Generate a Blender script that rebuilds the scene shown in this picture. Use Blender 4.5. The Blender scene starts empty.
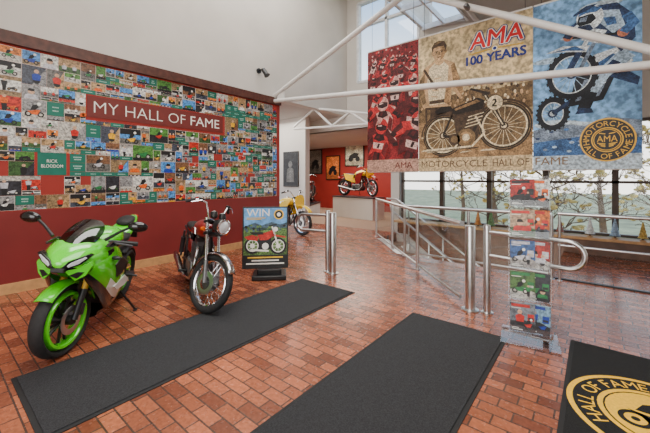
import bpy, bmesh, math, random
from mathutils import Vector, Matrix, Euler
random.seed(7)
SC = bpy.context.scene
COL = SC.collection
R = math.radians
PI = math.pi

# ------------------------------------------------------------------ materials
def S(r, g, b):
    def c(x):
        x /= 255.0
        return x/12.92 if x <= .04045 else ((x+.055)/1.055)**2.4
    return (c(r), c(g), c(b))
def mat(name, col, rough=.5, metal=0., var=.12, scale=9., bump=0., coat=0., spec=.5, emit=0., fine=0.):
    m = bpy.data.materials.new(name); m.use_nodes = True
    n = m.node_tree.nodes; l = m.node_tree.links
    b = n['Principled BSDF']
    b.inputs['Roughness'].default_value = rough
    b.inputs['Metallic'].default_value = metal
    b.inputs['Specular IOR Level'].default_value = spec
    if coat: b.inputs['Coat Weight'].default_value = coat; b.inputs['Coat Roughness'].default_value = .05
    tc = n.new('ShaderNodeTexCoord'); nz = n.new('ShaderNodeTexNoise')
    nz.inputs['Scale'].default_value = scale; nz.inputs['Detail'].default_value = 5
    l.new(tc.outputs['Object'], nz.inputs['Vector'])
    rp = n.new('ShaderNodeValToRGB')
    rp.color_ramp.elements[0].position = .32; rp.color_ramp.elements[1].position = .68
    lo = [max(0, c*(1-var)) for c in col]; hi = [min(1, c*(1+var)+var*.01) for c in col]
    rp.color_ramp.elements[0].color = (*lo, 1); rp.color_ramp.elements[1].color = (*hi, 1)
    l.new(nz.outputs['Fac'], rp.inputs['Fac']); out = rp.outputs['Color']
    if fine:
        n3 = n.new('ShaderNodeTexNoise'); n3.inputs['Scale'].default_value = scale*5.5; n3.inputs['Detail'].default_value = 4
        l.new(tc.outputs['Object'], n3.inputs['Vector'])
        r3 = n.new('ShaderNodeValToRGB'); r3.color_ramp.elements[0].position = .38; r3.color_ramp.elements[1].position = .62
        a = max(.05, 1-fine); r3.color_ramp.elements[0].color = (a,a,a,1); r3.color_ramp.elements[1].color = (1+fine*.45,)*3+(1,)
        l.new(n3.outputs['Fac'], r3.inputs['Fac'])
        mx = n.new('ShaderNodeMix'); mx.data_type = 'RGBA'; mx.blend_type = 'MULTIPLY'; mx.inputs['Factor'].default_value = 1
        l.new(out, mx.inputs['A']); l.new(r3.outputs['Color'], mx.inputs['B']); out = mx.outputs['Result']
    l.new(out, b.inputs['Base Color'])
    if bump:
        bp = n.new('ShaderNodeBump'); bp.inputs['Strength'].default_value = bump; bp.inputs['Distance'].default_value = .01
        nb = n.new('ShaderNodeTexNoise'); nb.inputs['Scale'].default_value = scale*12
        l.new(tc.outputs['Object'], nb.inputs['Vector'])
        l.new(nb.outputs['Fac'], bp.inputs['Height']); l.new(bp.outputs['Normal'], b.inputs['Normal'])
    return m
def glass(name, tint, lo=.04, hi=.45, rough=.02):
    m = bpy.data.materials.new(name); m.use_nodes = True
    n = m.node_tree.nodes; l = m.node_tree.links; n.clear()
    o = n.new('ShaderNodeOutputMaterial'); mx = n.new('ShaderNodeMixShader')
    t = n.new('ShaderNodeBsdfTransparent'); t.inputs['Color'].default_value = (*tint, 1)
    g = n.new('ShaderNodeBsdfGlossy'); g.inputs['Roughness'].default_value = rough
    lw = n.new('ShaderNodeLayerWeight'); lw.inputs['Blend'].default_value = .25
    mr = n.new('ShaderNodeMapRange'); mr.inputs['To Min'].default_value = lo; mr.inputs['To Max'].default_value = hi
    l.new(lw.outputs['Facing'], mr.inputs['Value'])
    l.new(mr.outputs['Result'], mx.inputs['Fac']); l.new(t.outputs[0], mx.inputs[1]); l.new(g.outputs[0], mx.inputs[2])
    l.new(mx.outputs[0], o.inputs[0])
    return m
def photo_mat(name, mode, sc=22, fac=.85):
    m = bpy.data.materials.new(name); m.use_nodes = True
    n = m.node_tree.nodes; l = m.node_tree.links; b = n['Principled BSDF']
    b.inputs['Roughness'].default_value = .4
    oi = n.new('ShaderNodeObjectInfo'); tc = n.new('ShaderNodeTexCoord')
    nz = n.new('ShaderNodeTexNoise'); nz.noise_dimensions = '4D'; nz.inputs['Scale'].default_value = sc
    mu = n.new('ShaderNodeMath'); mu.operation = 'MULTIPLY'; mu.inputs[1].default_value = 97
    l.new(oi.outputs['Random'], mu.inputs[0]); l.new(mu.outputs[0], nz.inputs['W']); l.new(tc.outputs['Object'], nz.inputs['Vector'])
    nz.inputs['Detail'].default_value = 6; nz.inputs['Roughness'].default_value = .68
    mx = n.new('ShaderNodeMix'); mx.data_type = 'RGBA'; mx.blend_type = 'MULTIPLY'; mx.inputs['Factor'].default_value = fac
    rp = n.new('ShaderNodeValToRGB')
    rp.color_ramp.elements[0].position = .38; rp.color_ramp.elements[0].color = (.12, .12, .13, 1)
    rp.color_ramp.elements[1].position = .58; rp.color_ramp.elements[1].color = (1.25, 1.25, 1.25, 1)
    l.new(nz.outputs['Fac'], rp.inputs['Fac'])
    if mode == 'sky':
        l.new(oi.outputs['Color'], mx.inputs['A'])
    else:
        wn = n.new('ShaderNodeTexWhiteNoise'); wn.noise_dimensions = '1D'
        m2 = n.new('ShaderNodeMath'); m2.operation = 'MULTIPLY'; m2.inputs[1].default_value = 31 if mode == 'ground' else 53
        l.new(oi.outputs['Random'], m2.inputs[0]); l.new(m2.outputs[0], wn.inputs['W'])
        cr = n.new('ShaderNodeValToRGB'); cr.color_ramp.interpolation = 'CONSTANT'
        cols = ([S(110,108,104), S(60,95,50), S(170,165,158), S(40,40,44), S(150,125,90), S(70,76,90), S(200,196,186)] if mode == 'ground'
                else [S(200,36,28), S(240,240,236), S(240,180,20), S(24,60,165), S(24,24,28), S(230,100,20), S(200,200,208), S(40,130,70)])
        e = cr.color_ramp.elements
        e[0].color = (*cols[0], 1); e[1].position = 1/len(cols); e[1].color = (*cols[1], 1)
        for i in range(2, len(cols)):
            q = e.new(i/len(cols)); q.color = (*cols[i], 1)
        l.new(wn.outputs['Value'], cr.inputs['Fac']); l.new(cr.outputs['Color'], mx.inputs['A'])
        if mode == 'body': mx.inputs['Factor'].default_value = .5
    l.new(rp.outputs['Color'], mx.inputs['B'])
    l.new(mx.outputs['Result'], b.inputs['Base Color'])
    return m
def brick_mat():
    m = bpy.data.materials.new('brick_pavers'); m.use_nodes = True
    n = m.node_tree.nodes; l = m.node_tree.links; b = n['Principled BSDF']
    tc = n.new('ShaderNodeTexCoord'); br = n.new('ShaderNodeTexBrick')
    br.inputs['Scale'].default_value = 1; br.inputs['Brick Width'].default_value = .2; br.inputs['Row Height'].default_value = .1
    br.inputs['Mortar Size'].default_value = .006; br.inputs['Mortar Smooth'].default_value = .2; br.inputs['Bias'].default_value = -.05
    br.inputs['Color1'].default_value = (*S(182,108,76), 1); br.inputs['Color2'].default_value = (*S(110,62,46), 1)
    br.inputs['Mortar'].default_value = (*S(78,60,52), 1)
    l.new(tc.outputs['Object'], br.inputs['Vector'])
    def ns(scale, p0, p1, c0, c1):
        nz = n.new('ShaderNodeTexNoise'); nz.inputs['Scale'].default_value = scale; nz.inputs['Detail'].default_value = 5
        l.new(tc.outputs['Object'], nz.inputs['Vector'])
        rp = n.new('ShaderNodeValToRGB'); rp.color_ramp.elements[0].position = p0; rp.color_ramp.elements[1].position = p1
        rp.color_ramp.elements[0].color = (*c0, 1); rp.color_ramp.elements[1].color = (*c1, 1)
        l.new(nz.outputs['Fac'], rp.inputs['Fac']); return rp
    r1 = ns(1.1, .3, .7, (.8,.78,.78), (1.1,1.08,1.05)); r2 = ns(38, .35, .65, (.78,.76,.74), (1.1,1.08,1.06))
    mx = n.new('ShaderNodeMix'); mx.data_type = 'RGBA'; mx.blend_type = 'MULTIPLY'; mx.inputs['Factor'].default_value = 1
    m2 = n.new('ShaderNodeMix'); m2.data_type = 'RGBA'; m2.blend_type = 'MULTIPLY'; m2.inputs['Factor'].default_value = 1
    l.new(br.outputs['Color'], mx.inputs['A']); l.new(r1.outputs['Color'], mx.inputs['B']); l.new(mx.outputs['Result'], m2.inputs['A'])
    l.new(r2.outputs['Color'], m2.inputs['B']); l.new(m2.outputs['Result'], b.inputs['Base Color'])
    n2 = n.new('ShaderNodeTexNoise'); n2.inputs['Scale'].default_value = 24; l.new(tc.outputs['Object'], n2.inputs['Vector'])
    mr = n.new('ShaderNodeMapRange'); mr.inputs['To Min'].default_value = .13; mr.inputs['To Max'].default_value = .36
    l.new(n2.outputs['Fac'], mr.inputs['Value']); l.new(mr.outputs['Result'], b.inputs['Roughness'])
    ad = n.new('ShaderNodeMath'); ad.operation = 'MULTIPLY_ADD'; ad.inputs[1].default_value = -1.
    l.new(br.outputs['Fac'], ad.inputs[0]); l.new(n2.outputs['Fac'], ad.inputs[2])
    bp = n.new('ShaderNodeBump'); bp.inputs['Strength'].default_value = .22; bp.inputs['Distance'].default_value = .003
    l.new(ad.outputs[0], bp.inputs['Height']); l.new(bp.outputs['Normal'], b.inputs['Normal'])
    return m

M = {}
M['brick'] = brick_mat()
M['red_wall'] = mat('red_wall', S(152,44,35), .7, var=.06, scale=3)
M['maroon'] = mat('maroon_wall', S(122,35,34), .55, var=.08, scale=2)
M['gallery_red'] = mat('gallery_red', S(150,40,34), .55, var=.08, scale=2)
M['white_wall'] = mat('white_wall', S(204,199,191), .8, var=.06, scale=1.2)
M['grey_wall'] = mat('grey_wall', S(180,180,180), .8, var=.04, scale=1.5)
M['ceil'] = mat('ceiling_paint', S(188,186,182), .85, var=.05, scale=1)
M['tan'] = mat('tan_stone', S(140,118,100), .3, var=.2, scale=5)
M['sillwall'] = mat('brown_sill_wall', S(118,84,64), .35, var=.2, scale=6)
M['dark_wood'] = mat('dark_wood', S(78,38,26), .45, var=.3, scale=14)
M['oak'] = mat('oak', S(196,150,100), .45, var=.15, scale=12)
M['carpet'] = mat('beige_carpet', S(150,125,105), .9, var=.15, scale=20, bump=.3)
M['mat_dark'] = mat('charcoal_ribbed_mat', S(48,49,52), .95, var=.35, scale=120, bump=.8)
M['mat_edge'] = mat('mat_rubber_edge', S(24,24,25), .8)
M['mat_black'] = mat('black_carpet_mat', S(20,20,22), .95, var=.35, scale=110, bump=.8)
M['gold'] = mat('gold_print', S(246,190,28), .7, var=.12, scale=60)
M['gold_b'] = mat('gold_ink', S(222,172,52), .6, var=.1)
M['steel'] = mat('brushed_steel', S(205,205,205), .28, 1., var=.08, scale=25)
M['chrome'] = mat('chrome', S(220,220,224), .1, 1., var=.03)
M['dchrome'] = mat('exhaust_chrome', S(180,178,178), .16, 1., var=.06)
M['alu'] = mat('cast_aluminium', S(116,116,118), .4, .8, var=.15, scale=30)
M['white_pipe'] = mat('white_painted_steel', S(226,224,220), .45, var=.04)
M['black'] = mat('satin_black', S(18,18,20), .4, var=.2)
M['gloss_black'] = mat('gloss_black', S(12,12,14), .15, var=.2, coat=.5)
M['rubber'] = mat('tyre_rubber', S(28,28,29), .7, var=.25, scale=40, bump=.3)
M['dgrey'] = mat('dark_metal', S(70,70,74), .4, .7, var=.15)
M['lime'] = mat('lime_green_paint', S(84,220,18), .2, var=.05, coat=.8)
M['white_paint'] = mat('white_paint', S(236,238,232), .3, var=.03, coat=.5)
M['vinyl'] = mat('black_vinyl', S(24,23,23), .55, var=.25, scale=30, bump=.2)
M['lens'] = mat('headlight_lens', S(225,232,238), .08, .3, var=.05)
M['amber'] = mat('amber_lens', S(205,90,18), .2)
M['redlens'] = mat('red_lens', S(190,15,12), .2)
M['candy'] = mat('candy_red_paint', S(128,12,14), .28, var=.08, coat=.4)
M['yellow'] = mat('yellow_paint', S(250,204,16), .25, var=.06, coat=.6)
M['glass'] = glass('clear_glass', (.95, .97, .96), .03, .4)
M['railglass'] = glass('railing_glass', (.86, .92, .91), .1, .42)
M['acrylic'] = glass('clear_acrylic', (.95, .965, .975), .05, .45)
M['tint'] = glass('smoked_screen', (.06, .07, .075), .05, .25)
M['winframe'] = mat('bronze_window_frame', S(70,58,50), .45, .3)
M['whiteframe'] = mat('white_window_frame', S(225,228,230), .5)
M['green_card'] = mat('teal_card', S(14,108,90), .5, var=.06)
M['print_white'] = mat('white_print', S(240,238,230), .6, var=.02)
M['card_ink'] = mat('pale_card_lettering', S(190,220,208), .6, var=.02)
M['sign_brown'] = mat('sign_dark_red', S(108,36,30), .6, var=.08)
M['ph_sky'] = photo_mat('photo_backdrop', 'sky', 34, .85); M['ph_gnd'] = photo_mat('photo_ground', 'ground', 42); M['ph_body'] = photo_mat('photo_subject', 'body', 40)
M['ph_dark'] = mat('photo_dark', S(20,20,23), .5); M['ph_skin'] = mat('photo_skin', S(205,165,135), .5, var=.3, scale=40)
M['lawn'] = mat('lawn', S(182,170,122), .95, var=.3, scale=.6)
M['bark'] = mat('bark', S(110,88,68), .9, var=.3, scale=15)
M['leaf'] = mat('tan_yellow_leaves', S(200,174,100), .8, var=.4, scale=6)

# ------------------------------------------------------------------ helpers
def tag(o, label=None, cat=None, group=None, kind=None):
    if label: o['label'] = label
    if cat: o['category'] = cat
    if group: o['group'] = group
    if kind: o['kind'] = kind
    return o
def empty(name, loc=(0,0,0), rot=(0,0,0), label=None, cat=None, group=None):
    o = bpy.data.objects.new(name, None); COL.objects.link(o)
    o.location = loc; o.rotation_euler = rot; o.empty_display_size = .1
    return tag(o, label, cat, group)
class MB:
    def __init__(s, Mx=None): s.v=[]; s.f=[]; s.m=[]; s.M = Mx or Matrix.Identity(4)
    def add(s, vs, fs, mi=0):
        b = len(s.v); s.v += [s.M @ Vector(p) for p in vs]
        s.f += [tuple(b+i for i in f) for f in fs]; s.m += [mi]*len(fs); return s
    def box(s, c, d, mi=0, rot=None):
        c = Vector(c); vs = []
        rm = Euler(rot).to_matrix() if rot else Matrix.Identity(3)
        for x in (-.5,.5):
            for y in (-.5,.5):
                for z in (-.5,.5): vs.append(c + rm @ Vector((x*d[0], y*d[1], z*d[2])))
        return s.add(vs, [(0,1,3,2),(4,6,7,5),(0,4,5,1),(2,3,7,6),(0,2,6,4),(1,5,7,3)], mi)
    def bounds(s, x0,x1,y0,y1,z0,z1, mi=0):
        return s.box(((x0+x1)/2,(y0+y1)/2,(z0+z1)/2), (x1-x0,y1-y0,z1-z0), mi)
    def tube(s, pts, r, n=10, mi=0, closed=False):
        P = [Vector(p) for p in pts]; N = len(P)
        rs = r if isinstance(r, (list,tuple)) else [r]*N
        up = None; rings = []
        for i in range(N):
            a = P[i-1] if (i > 0 or closed) else P[i]; b = P[(i+1) % N] if (i < N-1 or closed) else P[i]
            t = (b-a).normalized()
            if up is None:
                up = Vector((0,0,1)) if abs(t.z) < .9 else Vector((1,0,0))
            u = (up - t*up.dot(t)).normalized(); w = t.cross(u); up = u
            rings.append([P[i] + (u*math.cos(2*PI*k/n) + w*math.sin(2*PI*k/n))*rs[i] for k in range(n)])
        return s.loft(rings, mi, cap=not closed, loop=closed)
    def loft(s, rings, mi=0, cap=True, loop=False, open_=False):
        n = len(rings[0]); vs = [p for r in rings for p in r]; fs = []
        N = len(rings)
        for i in range(N if loop else N-1):
            j = (i+1) % N
            for k in range(n-1 if open_ else n):
                q = (k+1) % n
                fs.append((i*n+k, i*n+q, j*n+q, j*n+k))
        if cap and not loop and not open_:
            fs.append(tuple(range(n-1,-1,-1))); fs.append(tuple((N-1)*n+k for k in range(n)))
        return s.add(vs, fs, mi)
    def lathe(s, prof, o, axis, n=20, mi=0):
        o = Vector(o); a = Vector(axis).normalized()
        u = a.orthogonal().normalized(); w = a.cross(u)
        return s.loft([[o + a*h + (u*math.cos(2*PI*k/n)+w*math.sin(2*PI*k/n))*max(r,1e-4) for k in range(n)] for r,h in prof], mi)
    def cyl(s, p0, p1, r, n=14, mi=0, r1=None):
        return s.tube([p0,p1], [r, r if r1 is None else r1], n, mi)
    def torus(s, c, Rr, r, n=36, m=12, mi=0, sy=1., a0=0, a1=2*PI):
        c = Vector(c); full = abs(a1-a0-2*PI) < 1e-5; rings = []
        for i in range(n if full else n+1):
            a = a0+(a1-a0)*i/n
            rings.append([c+Vector(((Rr+r*math.cos(t))*math.cos(a), r*sy*math.sin(t), (Rr+r*math.cos(t))*math.sin(a))) for t in [2*PI*k/m for k in range(m)]])
        return s.loft(rings, mi, cap=not full, loop=full)
    def ell(s, c, d, mi=0, n=16, m=10, rot=None):
        c = Vector(c); rm = Euler(rot).to_matrix() if rot else Matrix.Identity(3)
        rings = []
        for i in range(m+1):
            t = PI*i/m; rr = max(math.sin(t), 1e-3)
            rings.append([c + rm @ Vector((d[0]*rr*math.cos(2*PI*k/n), d[1]*rr*math.sin(2*PI*k/n), d[2]*math.cos(t))) for k in range(n)])
        return s.loft(rings, mi)
    def body(s, st, mi=0, n=18, p=2.6, paint=None):       # loft along x of super-ellipses: (x, half width, z top, z bottom)
        rings = []
        for x,w,zt,zb in st:
            rg = []
            for k in range(n):
                a = 2*PI*k/n; ca, sa = math.cos(a), math.sin(a)
                rg.append((x, w*math.copysign(abs(ca)**(2/p), ca), (zt+zb)/2+(zt-zb)/2*math.copysign(abs(sa)**(2/p), sa)))
            rings.append(rg)
        b = len(s.m); s.loft(rings, mi)
        if paint:
            for i in range(len(st)-1):
                for k in range(n): s.m[b+i*n+k] = paint(i, math.sin(2*PI*(k+.5)/n), mi)
        return s
    def prism(s, poly, f, c0, c1, mi=0):
        n = len(poly)
        vs = [f(a,b,c0) for a,b in poly]+[f(a,b,c1) for a,b in poly]
        fs = [tuple(range(n-1,-1,-1)), tuple(range(n,2*n))]+[(k,(k+1)%n,n+(k+1)%n,n+k) for k in range(n)]
        return s.add(vs, fs, mi)
    def build(s, name, mats, parent=None, bevel=0, sub=0, solid=0, angle=40, recalc=True, flat=False):
        me = bpy.data.meshes.new(name); me.from_pydata([tuple(v) for v in s.v], [], s.f)
        if not isinstance(mats, (list,tuple)): mats = [mats]
        for q in mats: me.materials.append(q)
        me.polygons.foreach_set('material_index', s.m)
        if recalc:
            bm = bmesh.new(); bm.from_mesh(me); bmesh.ops.recalc_face_normals(bm, faces=bm.faces[:]); bm.to_mesh(me); bm.free()
        if not flat:
            me.polygons.foreach_set('use_smooth', [True]*len(me.polygons))
            me.set_sharp_from_angle(angle=R(angle))
        me.update()
        o = bpy.data.objects.new(name, me); COL.objects.link(o)
        if parent: o.parent = parent
        if solid:
            q = o.modifiers.new('solid','SOLIDIFY'); q.thickness = solid; q.offset = 0
        if bevel:
            q = o.modifiers.new('bevel','BEVEL'); q.width = bevel; q.segments = 2; q.limit_method = 'ANGLE'
        if sub:
            q = o.modifiers.new('sub','SUBSURF'); q.levels = sub; q.render_levels = sub
        return o
_T = {}
def text2d(s, bold=.0):
    if s in _T: return _T[s]
    cu = bpy.data.curves.new('t','FONT'); cu.body = s; cu.size = 1; cu.offset = bold; cu.resolution_u = 3
    ob = bpy.data.objects.new('t', cu); COL.objects.link(ob)
    dg = bpy.context.evaluated_depsgraph_get(); dg.update()
    me = bpy.data.meshes.new_from_object(ob.evaluated_get(dg))
    vs = [(v.co.x, v.co.y) for v in me.vertices]; fs = [tuple(p.vertices) for p in me.polygons]
    bpy.data.objects.remove(ob); bpy.data.curves.remove(cu); bpy.data.meshes.remove(me)
    _T[s] = (vs, fs); return _T[s]
for q in ('MY','HALL','OF'): text2d(q, -.014)
for q in ('AMA','MOTORCYCLE','HALL OF','FAME','100 YEARS','WIN','RICK','BLOODOM','A','M','O','T','R','C','Y','L','E','H','F'):
    text2d(q)
class Flat(MB):
    def __init__(s, f): super().__init__(); s.fn = f      # f(a, b, layer) -> 3d
    def poly(s, pts, l, mi): return s.add([s.fn(a,b,l) for a,b in pts], [tuple(range(len(pts)))], mi)
    def rect(s, a0,b0,a1,b1,l,mi): return s.poly([(a0,b0),(a1,b0),(a1,b1),(a0,b1)],l,mi)
    def circ(s, a,b,r,l,mi,n=28,ry=None): return s.poly([(a+r*math.cos(2*PI*k/n), b+(ry or r)*math.sin(2*PI*k/n)) for k in range(n)],l,mi)
    def ring(s, a,b,r0,r1,l,mi,n=40,a0=0,a1=2*PI,sx=1.):
        vs = []; fs = []
        for k in range(n+1):
            t = a0+(a1-a0)*k/n
            vs += [s.fn(a+sx*r0*math.cos(t), b+r0*math.sin(t), l), s.fn(a+sx*r1*math.cos(t), b+r1*math.sin(t), l)]
        return s.add(vs, [(2*k,2*k+1,2*k+3,2*k+2) for k in range(n)], mi)
    def line(s, p, q, w, l, mi, w2=None):
        dx,dy = q[0]-p[0], q[1]-p[1]; L = math.hypot(dx,dy) or 1; nx,ny = -dy/L/2, dx/L/2; w2 = w if w2 is None else w2
        return s.poly([(p[0]+nx*w,p[1]+ny*w),(q[0]+nx*w2,q[1]+ny*w2),(q[0]-nx*w2,q[1]-ny*w2),(p[0]-nx*w,p[1]-ny*w)],l,mi)
    def text(s, t, a0,b0,a1,b1,l,mi, slant=0.):
        vs, fs = text2d(t)
        xs = [v[0] for v in vs]; ys = [v[1] for v in vs]; x0,x1,y0,y1 = min(xs),max(xs),min(ys),max(ys)
        return s.add([s.fn(a0+(x-x0)/(x1-x0)*(a1-a0)+slant*(y-y0)/(y1-y0)*(b1-b0), b0+(y-y0)/(y1-y0)*(b1-b0), l) for x,y in vs], fs, mi)
    def arc(s, t, a,b,r,size,mid,l,mi,top=True,gap=.12,span=None):   # text on an arc; mid = centre angle
        gl = []
        tot = 0
        for ch in t:
            if ch == ' ': gl.append((None,.35)); tot += .35; continue
            vs,fs = text2d(ch); xs=[v[0] for v in vs]; w = max(xs)-min(xs); gl.append((ch,w)); tot += w+gap
        k = size/.72; kx = span*r/tot if span else k; cur = -tot/2
        for ch,w in gl:
            if ch:
                vs,fs = text2d(ch); x0 = min(v[0] for v in vs)
                ac = (cur+w/2)*kx/r
                ang = mid-ac if top else mid+ac
                pts = []
                for x,y in vs:
                    lx, ly = (x-x0-w/2)*min(kx,k*1.1), y*k-size/2
                    if top: rr = r+ly; pts.append((a+rr*math.cos(ang)+lx*math.sin(ang), b+rr*math.sin(ang)-lx*math.cos(ang)))
                    else: rr = r-ly; pts.append((a+rr*math.cos(ang)-lx*math.sin(ang), b+rr*math.sin(ang)+lx*math.cos(ang)))
                s.add([s.fn(p,q,l) for p,q in pts], fs, mi); cur += w+gap
            else: cur += .35
def struct(name, mb, mats, parent=None, **k):
    o = mb.build(name, mats, parent, **k); o['kind'] = 'structure'; return o
def pt(u, v, Y):                # reading of the photograph on the plane y = Y
    k = (u-325)/331; dx = -.632+.775*k; dy = .775+.632*k; d = Y/dy
    return Vector((dx*d, Y, 1.5-(v-178)/331*d))

# ------------------------------------------------------------------ camera
cam = bpy.data.cameras.new('camera'); co = bpy.data.objects.new('camera', cam); COL.objects.link(co)
co.location = (0,0,1.5); co.rotation_euler = (R(90),0,R(39.2))
cam.sensor_width = 36; cam.lens = 331/650*36; cam.shift_y = -38.5/650; cam.clip_end = 300
SC.camera = co

# ------------------------------------------------------------------ room shell
fl = MB()
f3 = lambda a,b,c: (a,b,c)
fl.prism([(-14.2,-2.6),(3.6,-2.6),(3.6,8.3),(-.5,8.3),(-.5,6.0),(-3.05,6.0),(-4.2,7.2),(-4.2,8.3),(-14.2,8.3)], f3, -.25, 0)
struct('floor', fl, M['brick'], flat=True)
struct('floor_gallery', MB().prism([(-14.2,8.3),(-4.2,8.3),(-6.6,13.2),(-14.2,13.2)], f3, -.25, 0), M['carpet'], flat=True)
struct('floor_lower', MB().bounds(-14.2,3.6,4,8.3,-3.0,-2.85), M['tan'])
struct('wall_stairwell', MB().bounds(-.5,-.4,6.0,8.3,-2.85,-.25), M['tan'])
wl = MB(); wl.bounds(-6.15,-5.9,-2.6,5.5,0,1.06,1); wl.bounds(-6.15,-5.9,-2.6,5.5,1.06,3.4,0)
struct('wall_left', wl, [M['red_wall'], M['maroon']], flat=True)
struct('wall_left_upper', MB().bounds(-6.15,-5.9,-2.6,8.3,3.4,7.2), M['white_wall'])
struct('trim_1', MB().bounds(-5.9,-5.84,-2.6,5.5,3.24,3.4), M['dark_wood'])
struct('trim_3', MB().bounds(-.5,3.55,5.97,6.03,0,.02), M['black'])
struct('baseboard_left', MB().bounds(-5.9,-5.86,-2.6,5.5,0,.13), M['oak'])
struct('wall_alcove', MB().bounds(-14,-6.9,7.5,7.7,0,3.4), M['white_wall'])
struct('ceiling_alcove', MB().bounds(-14,-6.15,5.5,8.3,3.4,3.5), M['ceil'])
struct('wall_alcove_side', MB().bounds(-14.2,-14,5.5,13.2,0,3.5), M['white_wall'])
fw = MB(); fw.bounds(-6.15,-2.2,-2.8,-2.6,0,7.2); fw.bounds(2.2,3.8,-2.8,-2.6,0,5.4); fw.bounds(-2.2,2.2,-2.8,-2.6,2.7,5.4)
struct('wall_front', fw, M['white_wall'], flat=True)
g = MB()
g.bounds(-5.9,-5.5,8.3,8.5,3.0,7.2); g.bounds(-5.5,-3.6,8.3,8.5,3.0,4.35); g.bounds(-5.5,-3.6,8.3,8.5,6.7,7.2)
g.bounds(-3.6,3.6,8.3,8.5,2.6,5.4); g.bounds(-14,-5.9,8.3,8.5,3.0,3.5)
g.bounds(-4.4,-4.15,8.3,8.5,0,3.0); g.bounds(-3.6,-3.3,8.3,8.5,5.4,7.2)
struct('wall_back', g, M['white_wall'], flat=True)
struct('wall_back_lower', MB().bounds(-4.2,3.6,8.3,8.5,-2.85,.33), M['sillwall'])
struct('trim_2', MB().bounds(-4.15,3.6,7.95,8.3,.33,.385), M['oak'], bevel=.008)
struct('wall_right', MB().bounds(3.6,3.8,-2.6,8.5,-2.85,5.4), M['white_wall'])
struct('wall_gallery', MB().bounds(-14,-6.5,13,13.2,0,3.2), M['gallery_red'])
struct('wall_gallery_right', MB().prism([(-4.35,8.5),(-4.2,8.5),(-6.5,13.2),(-6.65,13.2)], f3, -.25, 3.15), M['gallery_red'], flat=True)
struct('ceiling_gallery', MB().prism([(-14,8.3),(-4.2,8.3),(-6.55,13.2),(-14,13.2)], f3, 3.0, 3.15), M['ceil'], flat=True)
struct('ceiling_monitor', MB().bounds(-6.2,-3.3,-2.6,8.5,7.2,7.3), M['ceil'])
struct('wall_monitor', MB().bounds(-3.5,-3.42,-2.6,8.3,5.36,7.2), M['white_wall'])
cl = MB()
zc = lambda x: 5.3-.12*(x+3)
def slab(x0,x1,y0,y1):
    cl.prism([(x0,zc(x0)),(x1,zc(x1)),(x1,zc(x1)+.1),(x0,zc(x0)+.1)], lambda a,b,c:(a,c,b), y0, y1)
slab(-3.5,3.6,-2.6,4.6); slab(-3.5,-3.42,4.6,8.3); slab(-2.3,3.6,4.6,8.3); slab(-3.42,-2.3,8.15,8.3)
struct('ceiling', cl, M['ceil'], flat=True)
sk = MB()
for y in (4.65,5.75,6.9,8.1): sk.bounds(-3.42,-2.3,y-.025,y+.025,zc(-2.9)-.03,zc(-2.9)+.1)
for x in (-3.40,-2.86,-2.32): sk.bounds(x-.022,x+.022,4.6,8.15,zc(x)-.03,zc(x)+.1)
w7 = struct('window_7', sk, M['whiteframe'])
pn = MB(); pn.add([(-3.42,4.6,zc(-3.42)+.08),(-2.3,4.6,zc(-2.3)+.08),(-2.3,8.15,zc(-2.3)+.08),(-3.42,8.15,zc(-3.42)+.08)],[(0,1,2,3)])
struct('pane', pn, M['glass'], w7, recalc=False)
cw = MB()
for x in (-5.5,-4.55,-3.6): cw.bounds(x-.035,x+.035,8.28,8.4,4.35,6.7)
for z in (4.35,6.0,6.7): cw.bounds(-5.5,-3.6,8.28,8.4,z-.035,z+.035)
w8 = struct('window_8', cw, M['whiteframe'])
def pane(x0,x1,z0,z1,par):
    m = MB(); m.add([(x0,8.37,z0),(x1,8.37,z0),(x1,8.37,z1),(x0,8.37,z1)],[(0,1,2,3)]); struct('pane', m, M['glass'], par, recalc=False)
pane(-5.5,-3.6,4.35,6.7,w8)
for i in range(7):
    x0 = -4.1+i*1.1; x1 = x0+1.1
    w = MB()
    for x in (x0+.025, x1-.025): w.bounds(x-.025,x+.025,8.32,8.44,.385,2.6)
    for z in (.41,1.42,2.57): w.bounds(x0,x1,8.32,8.44,z-.025,z+.025)
    o = struct('window_%d' % (i+1 if i < 6 else 9), w, M['winframe'])
    pane(x0,x1,.385,2.6,o)

# ------------------------------------------------------------------ outside
struct('ground_outside', MB().bounds(-60,60,13.3,120,-3.2,-2.9), M['lawn'])
struct('ground_outside_near', MB().bounds(-3.9,60,8.6,13.3,-3.2,-2.9), M['lawn'])
def tree(x, y, h, seed, label):
    rnd = random.Random(seed)
    t = empty('bare_tree', (x,y,-2.9), (0,0,0), label, 'tree')
    tr = MB(); br = MB(); lf = MB()
    tr.tube([(0,0,0),(.1,0,h*.3),(-.05,.05,h*.6),(0,0,h*.85)], [.19,.14,.09,.04], 8)
    def grow(p, d, L, r, n):
        q = p+d*L; br.tube([p, p+d*L*.5+Vector((rnd.uniform(-.1,.1),0,.05)), q], [r,r*.8,r*.6], 5)
        if n == 0:
            if rnd.random() < .35: lf.ell(q, (rnd.uniform(.05,.11),rnd.uniform(.05,.11),rnd.uniform(.04,.08)), 0, 6, 4)
            return
        for _ in range(3):
            dd = (d+Vector((rnd.uniform(-.9,.9),rnd.uniform(-.9,.9),rnd.uniform(-.3,.7)))).normalized()
            grow(q, dd, L*.68, r*.6, n-1)
    for zf in (.36,.48,.6,.72,.82):
        a = rnd.uniform(0,2*PI)
        for s in (0,2.1,4.2): grow(Vector((0,0,h*zf)), Vector((math.cos(a+s),math.sin(a+s),.5)).normalized(), h*.13, .036, 3)
    tr.build('trunk', M['bark'], t); br.build('branches', M['bark'], t); lf.build('foliage', M['leaf'], t)
tree(-1.2,12,5.4,1,'bare tree outside the windows, nearest the glass, behind the brochure rack')
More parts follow.
